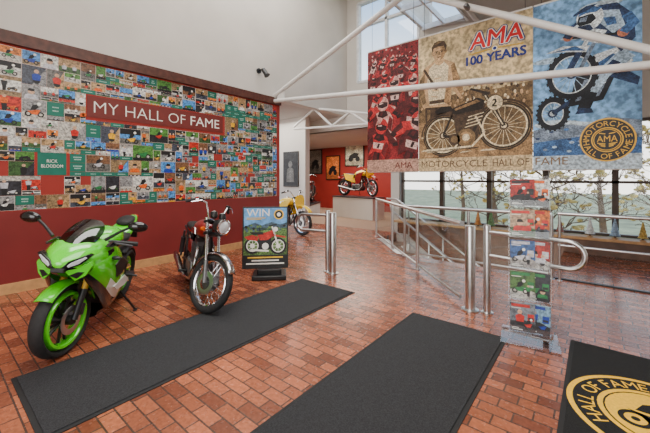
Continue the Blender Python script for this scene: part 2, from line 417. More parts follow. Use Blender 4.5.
tree(2.4,15.5,6.0,2,'bare tree outside the window at the right border of the photo')
tree(-3.9,18,6.5,3,'bare tree outside, seen through the windows left of the brochure rack')
tree(.2,19.5,6.6,4,'bare tree on the lawn, between the rack and the right border')
tree(-7.5,25,7.5,5,'bare tree far out, seen just right of the glass railing')
tree(-2.6,27,7.5,6,'bare tree far out on the lawn, behind the steel posts')
tree(3.6,25,7.5,7,'bare tree far out on the lawn, at the right end of the windows')

# ------------------------------------------------------------------ door mats
def long_mat(x0,x1,y0,y1,label):
    t = empty('floor_mat', ((x0+x1)/2,(y0+y1)/2,0), (0,0,0), label, 'floor mat')
    hx,hy = (x1-x0)/2,(y1-y0)/2
    MB().bounds(-hx,hx,-hy,hy,0.0005,.006).build('rubber_border', M['mat_edge'], t)
    MB().bounds(-hx+.03,hx-.03,-hy+.03,hy-.03,.006,.013).build('carpet_top', M['mat_dark'], t, bevel=.003)
long_mat(-3.37,-2.43,.43,3.60,'long plain charcoal mat nearest the red wall, in front of the motorcycles')
long_mat(-1.57,-.63,.35,3.47,'plain charcoal mat in the middle of the brick floor, below the steel posts')
t = empty('logo_mat', (.645,2.35,0), (0,0,0), 'black mat with round gold emblem reading HALL OF FAME', 'floor mat')
MB().bounds(-.82,.82,-1.46,1.46,.0005,.006).build('rubber_border', M['mat_edge'], t)
MB().bounds(-.79,.79,-1.43,1.43,.006,.013).build('carpet_top', M['mat_black'], t, bevel=.003)
e = Flat(lambda a,b,l: (a-.325, b+.52, .0135+l*.0006))
RR = .475
e.circ(0,0,RR,0,0,60); e.circ(0,0,RR-.034,1,1,60); e.ring(0,0,.28,.31,2,0)
e.arc('HALL OF FAME',0,0,.373,.092,R(156),2,0,True,span=R(126))
e.arc('MOTORCYCLE',0,0,.373,.092,R(-25),2,0,True,span=R(114))
e.circ(0,0,.27,2,0)
# centre figure: a rider crouched on a motorcycle
for x in (-.125,.13):
    e.ring(x,-.075,.055,.085,3,1); e.circ(x,-.075,.022,3,1)
e.poly([(-.16,.02),(-.04,.0),(.06,.03),(.12,.06),(.1,-.02),(.05,-.09),(-.06,-.09),(-.1,-.02)],3,1)
e.line((.13,-.075),(.09,.08),.024,3,1); e.line((.09,.09),(.03,.1),.018,3,1)
e.poly([(-.12,.03),(-.03,.03),(.03,.1),(.05,.15),(.0,.17),(-.08,.12)],3.5,1); e.circ(.075,.175,.042,3.5,1,20); e.line((.02,.14),(.08,.09),.024,3.5,1)
e.build('emblem', [M['gold'], M['mat_black']], t, flat=True, recalc=False)

# ------------------------------------------------------------------ photo collage on the red wall
tones = [('grey',S(150,150,150)),('sepia',S(190,154,108)),('blue',S(80,150,220)),('pale',S(225,225,218)),('red',S(200,50,36)),
         ('green',S(84,140,60)),('brown',S(130,90,62)),('dark',S(48,48,56)),('orange',S(230,130,40))]
PM = [M['print_white'],M['ph_sky'],M['ph_gnd'],M['ph_dark'],M['ph_body'],M['ph_skin']]
wallf = lambda a,b,l: (.005+l*.0006, a, b)
def motif(p, k, x, y, s, l):     # little pictures: x,y centre of the ground line, s = width of the subject
    if k == 0:
        for q in (-.3,.3): p.circ(x+q*s,y+.16*s,.17*s,l,3,14); p.circ(x+q*s,y+.16*s,.09*s,l+1,2,10)
        p.poly([(x-.34*s,y+.34*s),(x-.1*s,y+.14*s),(x+.14*s,y+.14*s),(x+.3*s,y+.46*s),(x+.1*s,y+.44*s),(x-.15*s,y+.36*s)],l+2,4)
    if k == 1:
        p.circ(x,y+.55*s,.2*s,l+1,5,16); p.poly([(x-.42*s,y),(x+.42*s,y),(x+.34*s,y+.3*s),(x,y+.4*s),(x-.34*s,y+.3*s)],l,4); p.poly([(x-.2*s,y+.58*s),(x+.2*s,y+.58*s),(x+.14*s,y+.78*s),(x-.14*s,y+.78*s)],l+2,3)
    if k == 2:
        p.circ(x,y+.2*s,.2*s,l,3,14); p.poly([(x-.2*s,y+.24*s),(x+.2*s,y+.24*s),(x+.26*s,y+.6*s),(x,y+.75*s),(x-.26*s,y+.6*s)],l+1,4); p.circ(x,y+.86*s,.14*s,l+2,5,12)
    if k == 3:                   # rider on a motorcycle, side view
        motif(p,0,x,y,s,l); p.poly([(x-.2*s,y+.4*s),(x+.02*s,y+.42*s),(x+.2*s,y+.62*s),(x+.1*s,y+.78*s),(x-.1*s,y+.7*s)],l+3,3); p.circ(x+.22*s,y+.82*s,.1*s,l+4,0,12)
    if k == 4:                   # standing figure
        p.poly([(x-.1*s,y),(x+.1*s,y),(x+.14*s,y+.5*s),(x-.14*s,y+.5*s)],l,3); p.poly([(x-.16*s,y+.46*s),(x+.16*s,y+.46*s),(x+.2*s,y+.82*s),(x-.2*s,y+.82*s)],l+1,4); p.circ(x,y+.92*s,.09*s,l+2,5,12)
NK = 9
def card_mesh(kind, w, h):
    p = Flat(wallf); hw,hh = w/2,h/2
    p.prism([(-hw,-hh),(hw,-hh),(hw,hh),(-hw,hh)], lambda a,b,c:(c,a,b), 0, .005, 0)
    b = .003 if kind % 4 == 0 else .0004; L,Rr,B,T = -hw+b,hw-b,-hh+b,hh-b
    p.rect(L,B,Rr,T,1,1)
    hz = B+(T-B)*.36; s = min(w*.85,h*.95)
    if kind == 0: p.rect(L,B,Rr,hz,2,2); motif(p,3,0,B+.08*h,s,3)
    if kind == 1: motif(p,1,0,B,min(w,h*1.1)*.95,2)
    if kind == 2: p.rect(L,B,Rr,hz*.6,2,2); motif(p,2,-.25*w,B+.05*h,h*.6,3); motif(p,2,.22*w,B+.1*h,h*.55,3)
    if kind == 3:
        p.rect(L,B,Rr,hz,2,2)
        for i in range(3): motif(p,1,(-.3+.3*i)*w,B,min(w*.4,h*.7),3+i*.2)
    if kind == 4: p.poly([(L,B),(Rr,B),(Rr,hz*.2),(L,hz+.15*h)],2,2); motif(p,3,0,B+.2*h,s*.75,3)
    if kind == 5: p.rect(L,B,Rr,B+.2*h,2,3); motif(p,0,.0,B+.12*h,s*1.05,3)
    if kind == 6: p.rect(L,T-.25*h,Rr,T,2,2); motif(p,4,-.15*w,B,h*.8,3); motif(p,0,.15*w,B+.05*h,s*.6,6)
    if kind == 7: p.poly([(L,B),(L+.4*w,B),(Rr,T),(L,T)],2,2); motif(p,2,.08*w,B+.08*h,h*.75,3)
    if kind == 8: p.rect(L,B,Rr,hz,2,2); p.rect(L,B+.62*h,Rr,T,2,3); motif(p,3,.05*w,B+.05*h,s*.9,3)
    o = p.build('tmp', PM, None, flat=True, recalc=False); me = o.data; bpy.data.objects.remove(o); me.name = 'photo_print'
    return me
def plate_mesh(w, h, seed):
    rnd = random.Random(seed); p = Flat(wallf); hw,hh = w/2,h/2
    p.prism([(-hw,-hh),(hw,-hh),(hw,hh),(-hw,hh)], lambda a,b,c:(c,a,b), 0, .005, 0)
    n = 1 if h < .08 else 2
    for i in range(n):
        q = rnd.uniform(.16,.3)*w; y = (.0 if n == 1 else .13*h-.26*h*i); x = -q; hb = min(.008,.06*h+.002)
        while x < q-.005:
            ww = rnd.uniform(.004,.008); p.rect(x,y-hb,min(q,x+ww),y+hb,1,1); x += ww+.004
    o = p.build('tmp', [M['green_card'],M['card_ink']], None, flat=True, recalc=False); me = o.data; bpy.data.objects.remove(o); me.name = 'name_card'
    return me
CELL = .0649; GH = 33; GW = 74; Y0 = .60; Z1 = 3.215
occ = [[False]*GW for _ in range(GH)]
SIGN = (1.58,3.93,2.41,2.75); BIG = (1.02,1.34,1.54,1.86)
for r_ in range(GH):
    for c_ in range(GW):
        y0,y1 = Y0+c_*CELL, Y0+(c_+1)*CELL; z1_,z0_ = Z1-r_*CELL, Z1-(r_+1)*CELL
        for b in (SIGN,BIG):
            if y1 > b[0]+.01 and y0 < b[1]-.01 and z1_ > b[2]+.01 and z0_ < b[3]-.01: occ[r_][c_] = True
rnd = random.Random(33); meshes = {}; counts = {'p':0,'g':0}
PS = [(3,2)]*7+[(2,2)]*2+[(2,3)]*5+[(3,3)]*4+[(4,3)]*5+[(3,4)]*3+[(4,4)]*2+[(5,4)]*2
CS = [(2,2)]*4+[(3,2)]*4+[(3,3)]*1
def fits(r_,c_,w,h):
    if r_+h > GH or c_+w > GW: return False
    return not any(occ[i][j] for i in range(r_,r_+h) for j in range(c_,c_+w))
was = False
for c_ in range(GW):
    for r_ in range(GH):
        if occ[r_][c_]: continue
        green = rnd.random() < (.27 if c_ < 34 else .14)
        if r_ and rnd.random() < .22: green = was
        was = green
        size = None
        for _ in range(16):
            w,h = rnd.choice(CS if green else PS)
            if fits(r_,c_,w,h): size = (w,h); break
        if not size:
            for w,h in ((2,2),(3,1),(2,1),(1,3),(1,2),(1,1)):
                if fits(r_,c_,w,h): size = (w,h); break
        w,h = size
        for i in range(r_,r_+h):
            for j in range(c_,c_+w): occ[i][j] = True
        if w*h <= 1 or rnd.random() < .02: continue
        if w == 1: green = False
        elif h == 1: green = rnd.random() < .4
        yy = Y0+(c_+w/2)*CELL; zz = Z1-(r_+h/2)*CELL
        pos = '%d%% across and %d%% down the collage' % (round(100*(c_+w/2)/GW), round(100*(r_+h/2)/GH))
        sz = 'large' if w*h >= 12 else ('medium' if w*h >= 6 else 'small')
        if green:
            key = ('g',w,h,rnd.randrange(3))
            if key not in meshes: meshes[key] = plate_mesh(w*CELL-.004,h*CELL-.004,key[3])
            o = bpy.data.objects.new('name_card', meshes[key])
            tag(o, '%s teal name card, %s' % (sz,pos), 'name card', 'teal name cards in the wall collage'); counts['g'] += 1
        else:
            key = ('p',w,h,rnd.randrange(NK))
            if key not in meshes: meshes[key] = card_mesh(key[3],w*CELL-.003,h*CELL-.003)
            o = bpy.data.objects.new('photo_print', meshes[key])
            tn,tc_ = rnd.choice(tones[:4] if rnd.random() < .4 else tones)
            o.color = (*tc_,1); counts['p'] += 1
            tag(o, '%s %s-toned photo print, %s' % (sz,tn,pos), 'photo', 'photo prints in the wall collage')
        COL.objects.link(o); o.location = (-5.902, yy, zz)
print('CARDS', counts)
t = empty('name_card', (-5.902,1.18,1.70), (0,0,0), 'largest teal name card, two lines of white capitals, low left in collage', 'name card')
p = Flat(wallf); p.prism([(-.16,-.16),(.16,-.16),(.16,.16),(-.16,.16)], lambda a,b,c:(c,a,b), 0, .005, 0); p.build('card', M['green_card'], t, flat=True)
p = Flat(wallf); p.text('RICK',-.06,.015,.06,.06,1,0); p.build('lettering', M['print_white'], t, flat=True, recalc=False)
p = Flat(wallf); p.text('BLOODOM',-.12,-.055,.12,-.01,1,0); p.build('lettering', M['print_white'], t, flat=True, recalc=False)
t = empty('wall_sign', (-5.9,2.755,2.58), (0,0,0), 'long dark red sign with white capitals reading MY HALL OF FAME', 'sign')
MB().bounds(0,.01,-1.165,1.165,-.16,.16).build('board', M['sign_brown'], t)
words = ['MY','HALL','OF','FAME']; wd = []
for q in words:
    xs = [v[0] for v in text2d(q)[0]]; wd.append(max(xs)-min(xs))
tot = sum(wd)+.38*3; k = 2.16/tot; cur = -1.08
for q,w in zip(words,wd):
    p = Flat(lambda a,b,l:(.0105+l*.001,a,b)); p.text(q,cur,-.085,cur+w*k,.085,1,0); p.build('lettering', M['print_white'], t, flat=True, recalc=False); cur += (w+.38)*k
t = empty('wall_spotlight', (-5.9,4.85,3.92), (0,0,0), 'small black spotlight on the white wall above the collage', 'spotlight')
MB().cyl((0,0,0),(.03,0,0),.06).build('mount', M['black'], t)
MB().tube([(.03,0,0),(.14,0,.02),(.18,0,-.03)],.015).build('arm', M['black'], t)
MB().lathe([(.02,-.1),(.05,-.08),(.055,.06),(.07,.1),(.06,.1)],(.2,.02,-.06),(.5,.2,-.8)).build('lamp_head', M['black'], t)

# ------------------------------------------------------------------ motorcycles
def steer(deg, P=(.44,0,.9), rake=24):
    d = Vector((-math.sin(R(rake)),0,math.cos(R(rake))))
    T = Matrix.Translation(P)
    return T @ Matrix.Rotation(R(deg),4,d) @ T.inverted()
def fender(mb, c, r, w, a0, a1, mi=0):
    rings = []
    for i in range(17):
        a = a0+(a1-a0)*i/16
        rings.append([Vector((c[0]+(r-abs(q)**2*.03)*math.cos(a), q*w, c[2]+(r-abs(q)**2*.03)*math.sin(a))) for q in (-1,-.6,-.2,.2,.6,1)])
    mb.loft(rings, mi, open_=True)
def sport_bike(loc, yaw, lean, st):
    t = empty('sport_motorcycle', loc, (R(lean),0,R(yaw)), 'lime green sport motorcycle with full fairing, parked beside the red wall', 'motorcycle')
    FM = steer(st); I = Matrix.Identity(4)
    def wheel(name, Mx, x, r, tr, ww):
        m = MB(Mx); m.torus((x,0,r),r-tr*2-.024,.03,44,10,0,1.95)
        for k in range(10):
            a = 2*PI*k/10+(.12 if k % 2 else -.12)
            m.tube([(x+.05*math.cos(a),0,r+.05*math.sin(a)),(x+(r-tr*2-.02)*math.cos(a),0,r+(r-tr*2-.02)*math.sin(a))],[.014,.011],6,1)
        m.cyl((x,-.09,r),(x,.09,r),.04,16,1)
        o = m.build(name, [M['lime'],M['black']], t)
        MB(Mx).torus((x,0,r),r-tr,tr,44,14,0,ww).build('tyre', M['rubber'], o)
        for s in (-1,1) if name == 'front_wheel' else (1,):
            d = MB(Mx); d.torus((x,s*.075,r),.095,.024,32,6,0,.08); d.build('brake_disc', M['steel'], o)
            if name == 'front_wheel':
                c = MB(Mx); c.box((x-.09,s*.085,r+.06),(.05,.05,.1),0,(0,R(-20),0)); c.build('brake_caliper', M['dgrey'], o, bevel=.01)
    wheel('front_wheel', FM, .70,.30,.031,1.85); wheel('rear_wheel', I, -.70,.31,.042,2.1)
    for s in (-1,1):
        m = MB(FM); m.tube([(.70,s*.1,.30),(.60,s*.105,.53)],[.024,.026],12,0); m.tube([(.60,s*.105,.53),(.44,s*.105,.9)],.026,12,1)
        m.build('fork_leg', [M['black'],M['gold_b']], t)
    m = MB(FM); fender(m,(.70,0,.30),.335,.075,R(45),R(165)); fo = m.build('front_fender', M['lime'], t, solid=.006)
    for s in (-1,1):
        m = MB(FM); m.prism([(.56,.42),(.62,.44),(.66,.56),(.63,.61),(.55,.56)], lambda a,b,c:(a,c,b), s*.08,s*.088)
        m.build('fender_side', M['black'], fo, bevel=.003)
    m = MB(); m.body([(.93,.03,.835,.80),(.885,.10,.88,.755),(.81,.165,.935,.695),(.70,.215,.985,.65),(.58,.245,1.0,.635),(.45,.25,.99,.66),(.32,.235,.94,.72)],0,20,2.2,
                     paint=lambda i,sa,mi: 1 if sa < -.45 else (1 if (-.1 <= sa < .2 and i in (4,5)) else 0))
    cow = m.build('upper_cowl', [M['lime'],M['gloss_black']], t, sub=1)
    for s in (-1,1):
        m = MB(); m.prism([(.03,.80),(.06,.845),(.17,.90),(.195,.885),(.14,.82),(.06,.785)], lambda a,b,c:(.935-c-a*.58,s*a,b), -.012,.05)
        m.build('headlight_surround', M['gloss_black'], cow, bevel=.004)
        m = MB(); m.prism([(.06,.812),(.08,.838),(.16,.88),(.17,.87),(.125,.825),(.07,.80)], lambda a,b,c:(.954-c-a*.58,s*a,b), 0,.03)
        m.build('headlight', M['lens'], cow, bevel=.003)
        m = MB(); m.prism([(.04,.765),(.10,.785),(.185,.83),(.2,.80),(.17,.72),(.11,.68)], lambda a,b,c:(.925-c-a*.58,s*a,b), 0,.05)
        m.build('chin_panel', M['lime'], cow, bevel=.004)
        m = MB(); m.prism([(.07,.73),(.12,.755),(.16,.75),(.12,.70)], lambda a,b,c:(.932-c-a*.58,s*a,b), 0,.05)
        m.build('chin_duct', M['black'], cow, bevel=.003)
        m = MB(); m.prism([(.66,.93),(.50,.955),(.38,.93),(.52,.905)], lambda a,b,c:(a,s*(c-.55*(b-.905)),b), .235,.252)
        m.build('cowl_decal', M['gloss_black'], cow, bevel=.002)
    MB().box((.90,0,.775),(.05,.1,.04)).build('air_intake', M['black'], cow, bevel=.008)
    rows = [(.76,.955,.13),(.67,1.01,.145),(.56,1.065,.15),(.46,1.10,.125),(.40,1.12,.08)]
    m = MB(); m.loft([[(x-2.6*(q*w)**2, q*w, z-1.8*(q*w)**2) for q in (-1,-.66,-.33,0,.33,.66,1)] for x,z,w in rows],0,open_=True)
    m.build('windscreen', M['tint'], t, sub=1)
    for s in (-1,1):
        sts = [(.76,.83,.70,.17),(.64,.90,.56,.22),(.5,.92,.42,.25),(.34,.88,.25,.255),(.16,.80,.19,.245),(-.02,.66,.2,.22),(-.2,.44,.25,.17)]
        m = MB(); rings = []
        for x,zt,zb,yy in sts: rings.append([(x, s*(yy+o_), zt+(zb-zt)*q) for q,o_ in ((0,-.03),(.2,.005),(.4,.015),(.6,.012),(.8,-.01),(1,-.07))])
        m.loft(rings,0,open_=True)
        for i in range(len(m.f)):
            j = i % 5; k = i//5
            m.m[i] = 1 if j == 4 else (2 if (j == 3 and k in (2,3)) else 0)
        so = m.build('side_fairing', [M['lime'],M['gloss_black'],M['white_paint']], t, solid=.008, sub=1)
        m = MB(); m.prism([(.44,.72),(.30,.76),(.12,.66),(.20,.58),(.38,.58)], lambda a,b,c:(a,s*c,b), .262,.272)
        m.build('side_vent', M['black'], so, bevel=.003)
        m = MB(); m.prism([(.40,.5),(.1,.53),(-.05,.44),(.08,.42),(.3,.44)], lambda a,b,c:(a,s*c,b), .26,.27)
        m.build('side_decal', M['white_paint'], so)
        m = MB(FM); m.tube([(.43,s*.1,.91),(.40,s*.2,.915),(.30,s*.38,.88)],[.016,.016,.018]); ho = m.build('handlebar', M['black'], t)
        m = MB(FM); m.tube([(.36,s*.26,.9),(.29,s*.39,.877)],.022); m.build('grip', M['rubber'], ho)
        m = MB(FM); m.tube([(.40,s*.22,.915),(.45,s*.27,.91),(.40,s*.4,.88)],.008,6); m.build('lever', M['dgrey'], ho)
        m = MB(); m.tube([(.62,s*.2,.98),(.57,s*.3,1.06),(.54,s*.37,1.10)],[.014,.012,.012],8); mo = m.build('mirror', M['black'], t)
        m = MB(); m.ell((.53,s*.43,1.11),(.04,.085,.05),0,14,8,(0,R(10),s*R(8))); m.build('mirror_head', M['gloss_black'], mo)
        MB().ell((.50,s*.28,.80),(.03,.045,.018)).build('turn_signal', M['black'], t)
        m = MB(); m.box((-.47,s*.135,.365),(.5,.04,.07),0,(0,R(-13),0)); m.build('swingarm', M['dgrey'], t, bevel=.012)
        m = MB(); m.tube([(.42,s*.06,.84),(.2,s*.17,.74),(-.2,s*.16,.58),(-.27,s*.14,.4)],[.04,.045,.04,.035],10); m.build('frame_spar', M['black'], t)
        m = MB(); m.box((-.3,s*.2,.42),(.1,.1,.02)); m.cyl((-.26,s*.17,.42),(-.26,s*.3,.42),.012); m.build('foot_peg', M['dgrey'], t)
    m = MB(); m.body([(.30,.10,.93,.78),(.2,.17,1.01,.76),(.05,.19,1.03,.74),(-.1,.16,.98,.74),(-.22,.10,.90,.74)], paint=lambda i,sa,mi: 1 if sa < -.1 else 0); m.build('fuel_tank', [M['lime'],M['gloss_black']], t, sub=1)
    m = MB(); m.body([(-.16,.1,.86,.76),(-.3,.145,.86,.76),(-.44,.13,.89,.78),(-.5,.09,.92,.8)]); m.build('seat', M['vinyl'], t, sub=1)
    m = MB(); m.body([(-.36,.14,.88,.77),(-.55,.12,.96,.83),(-.78,.085,1.02,.91),(-.97,.035,1.03,.98)], paint=lambda i,sa,mi: 1 if sa < -.3 else 0); to = m.build('tail_cowl', [M['lime'],M['gloss_black']], t, sub=1)
    m = MB(); m.body([(-.47,.08,.99,.92),(-.6,.1,1.02,.95),(-.78,.07,1.05,.98)]); m.build('pillion_pad', M['vinyl'], t, sub=1)
    MB().ell((-.965,0,1.0),(.025,.04,.02)).build('tail_light', M['redlens'], to)
    m = MB(); m.box((-.92,0,.84),(.03,.12,.26),0,(0,R(25),0)); m.build('plate_hanger', M['black'], t, bevel=.005)
    m = MB(); m.box((.08,0,.46),(.46,.30,.32)); m.box((.2,0,.63),(.26,.28,.16),0,(0,R(20),0)); m.cyl((.0,-.19,.42),(.0,.19,.42),.12,20); m.cyl((.18,-.17,.40),(.18,.17,.40),.08,18)
    m.build('engine', M['dgrey'], t, bevel=.015)
    m = MB(); m.box((.40,0,.60),(.05,.30,.28),0,(0,R(-14),0)); m.build('radiator', M['black'], t, bevel=.006)
    m = MB(); m.body([(.34,.14,.26,.17),(.1,.15,.25,.14),(-.15,.10,.26,.17)],0); m.build('belly_pan', M['gloss_black'], t)
    m = MB(); m.tube([(.1,-.1,.2),(-.2,-.16,.24),(-.34,-.2,.34)],.03); m.lathe([(.035,0),(.055,.04),(.06,.3),(.045,.36),(.03,.36)],(-.34,-.21,.34),(-.75,-.12,.55)); m.build('exhaust', M['steel'], t)
    m = MB(); m.tube([(-.12,.14,.33),(-.16,.26,.18),(-.20,.345,.06)],[.014,.012,.012],8); m.box((-.2,.35,.056),(.07,.035,.012)); m.build('kickstand', M['black'], t)
    m = MB(); m.torus((-.70,-.1,.31),.09,.008,24,6); m.tube([(-.70,.105,.40),(-.15,.105,.45)],.008,6); m.tube([(-.70,.105,.22),(-.15,.105,.36)],.008,6); m.build('drive_chain', M['gold_b'], t)
    m = MB(); fender(m,(-.70,0,.31),.345,.08,R(60),R(150)); m.build('rear_hugger', M['black'], t, solid=.006)
    return t
def classic_bike(name, label, loc, yaw, lean, st, tank, fend, seat='vinyl', plate=None, head=True, bars=1.15, bw=.36, group=None, dirt=False, side=None):
    t = empty(name, loc, (R(lean),0,R(yaw)), label, 'motorcycle', group); side = side or tank
    FM = steer(st, (.44,0,.9)); I = Matrix.Identity(4); r = .32
    def wheel(nm, Mx, x, tr):
        m = MB(Mx); m.torus((x,0,r),r-tr*2.05,.017,40,8,0,1.7); o = m.build(nm, M['chrome'], t)
        MB(Mx).torus((x,0,r),r-tr,tr,44,12,0,1.1).build('tyre', M['rubber'], o)
        m = MB(Mx); m.cyl((x,-.07,r),(x,.07,r),.03,14); m.lathe([(.02,-.05),(.085,-.045),(.085,.03),(.02,.035)],(x,0,r),(0,1,0),22); m.build('hub', M['alu'], o)
        m = MB(Mx)
        for k in range(32):
            a = 2*PI*k/32; b = a+(.28 if k % 2 else -.28); s = .04 if k % 4 < 2 else -.04
            m.tube([(x+.08*math.cos(b),s,r+.08*math.sin(b)),(x+(r-tr*2)*math.cos(a),0,r+(r-tr*2)*math.sin(a))],.0032,4)
        m.build('spokes', M['chrome'], o)
        return o
    fw = wheel('front_wheel', FM, .70, .038); wheel('rear_wheel', I, -.70, .05)
    m = MB(FM); m.torus((.70,-.085,r),.10,.028,30,6,0,.1); m.build('brake_disc', M['steel'], fw)
    for s in (-1,1):
        m = MB(FM); m.tube([(.70,s*.09,r),(.62,s*.09,.55)],[.027,.025],12,0); m.tube([(.62,s*.09,.55),(.44,s*.09,.98)],.019,12,1)
        m.build('fork_leg', [M['alu'],M['chrome']], t)
    m = MB(FM); m.box((.50,0,.84),(.07,.24,.035),0,(0,R(-24),0)); m.box((.445,0,.97),(.07,.24,.03),0,(0,R(-24),0)); m.build('fork_clamp', M['black'], t, bevel=.008)
    m = MB(FM); fender(m,(.70,0,r+(.12 if dirt else 0)),r+.03,.075 if dirt else .055,R(30),R(165)); m.build('front_fender', M[fend], t, solid=.005)
    m = MB(); fender(m,(-.70,0,r+.02),r+.045,.075,R(15),R(165)); m.build('rear_fender', M[fend], t, solid=.005)
    if head:
        m = MB(FM); m.lathe([(.02,-.1),(.065,-.08),(.085,-.02),(.09,.03),(.083,.045)],(.60,0,.95),(1,0,-.05),26); ho = m.build('headlight', M['black'], t)
        m = MB(FM); m.lathe([(.083,.03),(.094,.036),(.094,.05),(.083,.056),(.079,.048)],(.60,0,.95),(1,0,-.05),26); m.build('headlight_rim', M['chrome'], ho)
        m = MB(FM); m.lathe([(.001,.062),(.045,.058),(.08,.044),(.001,.03)],(.60,0,.95),(1,0,-.05),26); m.build('lens', M['lens'], ho)
        for s in (-1,1):
            m = MB(FM); m.lathe([(.03,-.05),(.042,-.03),(.042,.02),(.03,.025)],(.49,s*.065,1.07),(-.5,0,.85),18); go = m.build('gauge', M['black'], t)
            m = MB(FM); m.lathe([(.001,.026),(.034,.026),(.034,.022),(.001,.022)],(.49,s*.065,1.07),(-.5,0,.85),18); m.build('dial', M['print_white'], go)
            m = MB(FM); m.tube([(.5,s*.1,.88),(.51,s*.16,.88)],.009,8); io = m.build('turn_signal', M['chrome'], t)
            m = MB(FM); m.lathe([(.018,-.03),(.026,0),(.024,.015),(.01,.02)],(.515,s*.175,.88),(1,0,0),16); m.build('amber_lens', M['amber'], io)
    if plate:
        k = 1.5 if dirt else 1.
        m = MB(FM); m.body([(.575,.11*k,1.05,.95-.17*k),(.595,.12*k,1.06,.94-.17*k)],0,20,3); m.build('number_plate', M[plate], t)
    if dirt:
        for s in (-1,1):
            m = MB(); m.prism([(.44,.92),(.30,.74),(.22,.50),(.04,.46),(-.05,.66),(.1,.86)], lambda a,b,c:(a,s*(c+.1*(b-.5)),b), .13,.145); m.build('radiator_shroud', M[side], t, bevel=.006)
            m = MB(); m.prism([(-.1,.80),(-.62,.86),(-.5,.62),(-.16,.54)], lambda a,b,c:(a,s*c,b), .14,.155); m.build('side_plate', M[tank], t, bevel=.006)
    b2 = bw*.72; m = MB(FM); m.tube([(.28,-bw,bars-.05),(.36,-b2,bars),(.42,-b2*.7,bars-.01),(.45,-.08,1.0),(.45,.08,1.0),(.42,b2*.7,bars-.01),(.36,b2,bars),(.28,bw,bars-.05)],.0125,10); ho = m.build('handlebar', M['chrome'], t)
    for s in (-1,1):
        m = MB(FM); m.tube([(.34,s*(b2+.02),bars-.008),(.275,s*(bw+.01),bars-.054)],.019); m.build('grip', M['rubber'], ho)
        m = MB(FM); m.tube([(.38,s*(b2-.04),bars),(.43,s*b2,bars),(.37,s*bw,bars-.05)],.006,6); m.build('lever', M['chrome'], ho)
        m = MB(FM); m.box((.38,s*(b2-.02),bars+.005),(.05,.05,.045)); m.build('switch_housing', M['black'], ho, bevel=.008)
    m = MB(); m.body([(.40,.06,.92,.79),(.29,.125,.98,.76),(.12,.15,.985,.75),(-.06,.11,.92,.76),(-.16,.05,.85,.77)],0,20,2.4); to = m.build('fuel_tank', M[tank], t, sub=1)
    m = MB(); m.cyl((.16,0,.96),(.16,0,1.0),.03,16); m.build('filler_cap', M['chrome'], to)
    for s in (-1,1):
        m = MB(); m.prism([(.26,.80),(.2,.88),(.02,.86),(-.02,.80)], lambda a,b,c:(a,s*c,b), .13,.15); m.build('tank_badge', M['dchrome'], to, bevel=.006)
    m = MB(); m.body([(-.1,.09,.83,.76),(-.25,.125,.86,.75),(-.55,.13,.87,.76),(-.78,.09,.865,.79)]); m.build('seat', M[seat], t, sub=1)
    m = MB()
    m.tube([(.42,0,.88),(.2,0,.74),(-.2,0,.72)],.022,8)
    for s in (-1,1):
        m.tube([(.42,s*.02,.80),(.30,s*.08,.45),(.2,s*.11,.22),(-.2,s*.12,.22),(-.28,s*.12,.45),(-.2,s*.09,.72)],.016,8)
        m.tube([(-.2,s*.1,.72),(-.5,s*.11,.75),(-.78,s*.1,.78)],.015,8); m.tube([(-.28,s*.12,.42),(-.70,s*.1,r)],.019,8)
        m.tube([(-.28,s*.12,.45),(-.5,s*.11,.74)],.013,8)
    m.build('frame', M['black'], t)
    m = MB(); m.box((.0,0,.36),(.42,.24,.2)); m.cyl((.1,-.15,.36),(.1,.15,.36),.1,20); m.cyl((-.12,-.14,.37),(-.12,.14,.37),.085,20); eo = m.build('engine', M['alu'], t, bevel=.02)
    m = MB()
    for k in range(7): m.box((.09+k*.006,0,.49+k*.027),(.19,.25,.011),0,(0,R(12),0))
    m.box((.11,0,.57),(.14,.20,.2),0,(0,R(12),0)); m.box((.14,0,.69),(.17,.20,.05),0,(0,R(12),0)); m.build('cylinder_fins', M['alu'], eo)
    m = MB(); m.box((-.08,0,.60),(.12,.2,.09)); m.cyl((-.02,-.07,.61),(.03,-.07,.61),.03); m.cyl((-.02,.07,.61),(.03,.07,.61),.03); m.build('carburettor', M['dgrey'], t, bevel=.008)
    for s in (-1,1):
        m = MB(); m.box((-.14,s*.115,.60),(.2,.03,.16)); m.build('side_cover', M[tank], t, bevel=.02)
        m = MB(); m.tube([(.19,s*.08,.64),(.29,s*.11,.55),(.31,s*.13,.40),(.22,s*.15,.26),(-.05,s*.17,.23)],.02,10); xo = m.build('exhaust', M['dchrome'], t)
        m = MB(); m.tube([(-.05,s*.17,.23),(-.18,s*.18,.245),(-.7,s*.19,.34),(-.85,s*.19,.365)],[.022,.04,.043,.03],14); m.build('muffler', M['dchrome'], xo)
        m = MB(); m.tube([(-.68,s*.14,.36),(-.662,s*.14,.42),(-.66,s*.14,.42),(-.60,s*.14,.64),(-.595,s*.14,.64),(-.56,s*.14,.74)],[.014,.014,.034,.034,.016,.014],12)
        m.build('shock_absorber', M['dgrey'], t)
        m = MB(); m.cyl((-.02,s*.12,.30),(-.02,s*.25,.30),.016); m.build('foot_peg', M['rubber'], t)
    m = MB(); m.lathe([(.02,-.03),(.04,0),(.035,.04),(.01,.045)],(-1.0,0,.70),(-1,0,0),16); m.build('tail_light', M['redlens'], t)
    m = MB(); m.tube([(-.1,.13,.28),(-.13,.24,.14),(-.16,.31,.055)],.012,8); m.box((-.16,.315,.048),(.06,.03,.012)); m.build('kickstand', M['black'], t)
    return t
sport_bike((-4.10,1.15,0), -36.5, -8, -14)
classic_bike('vintage_motorcycle', 'vintage chrome motorcycle with red tank and spoked wheels, beside the green one', (-4.02,2.28,0), -20, -6, 30, 'candy', 'dchrome', bars=1.19, bw=.33)
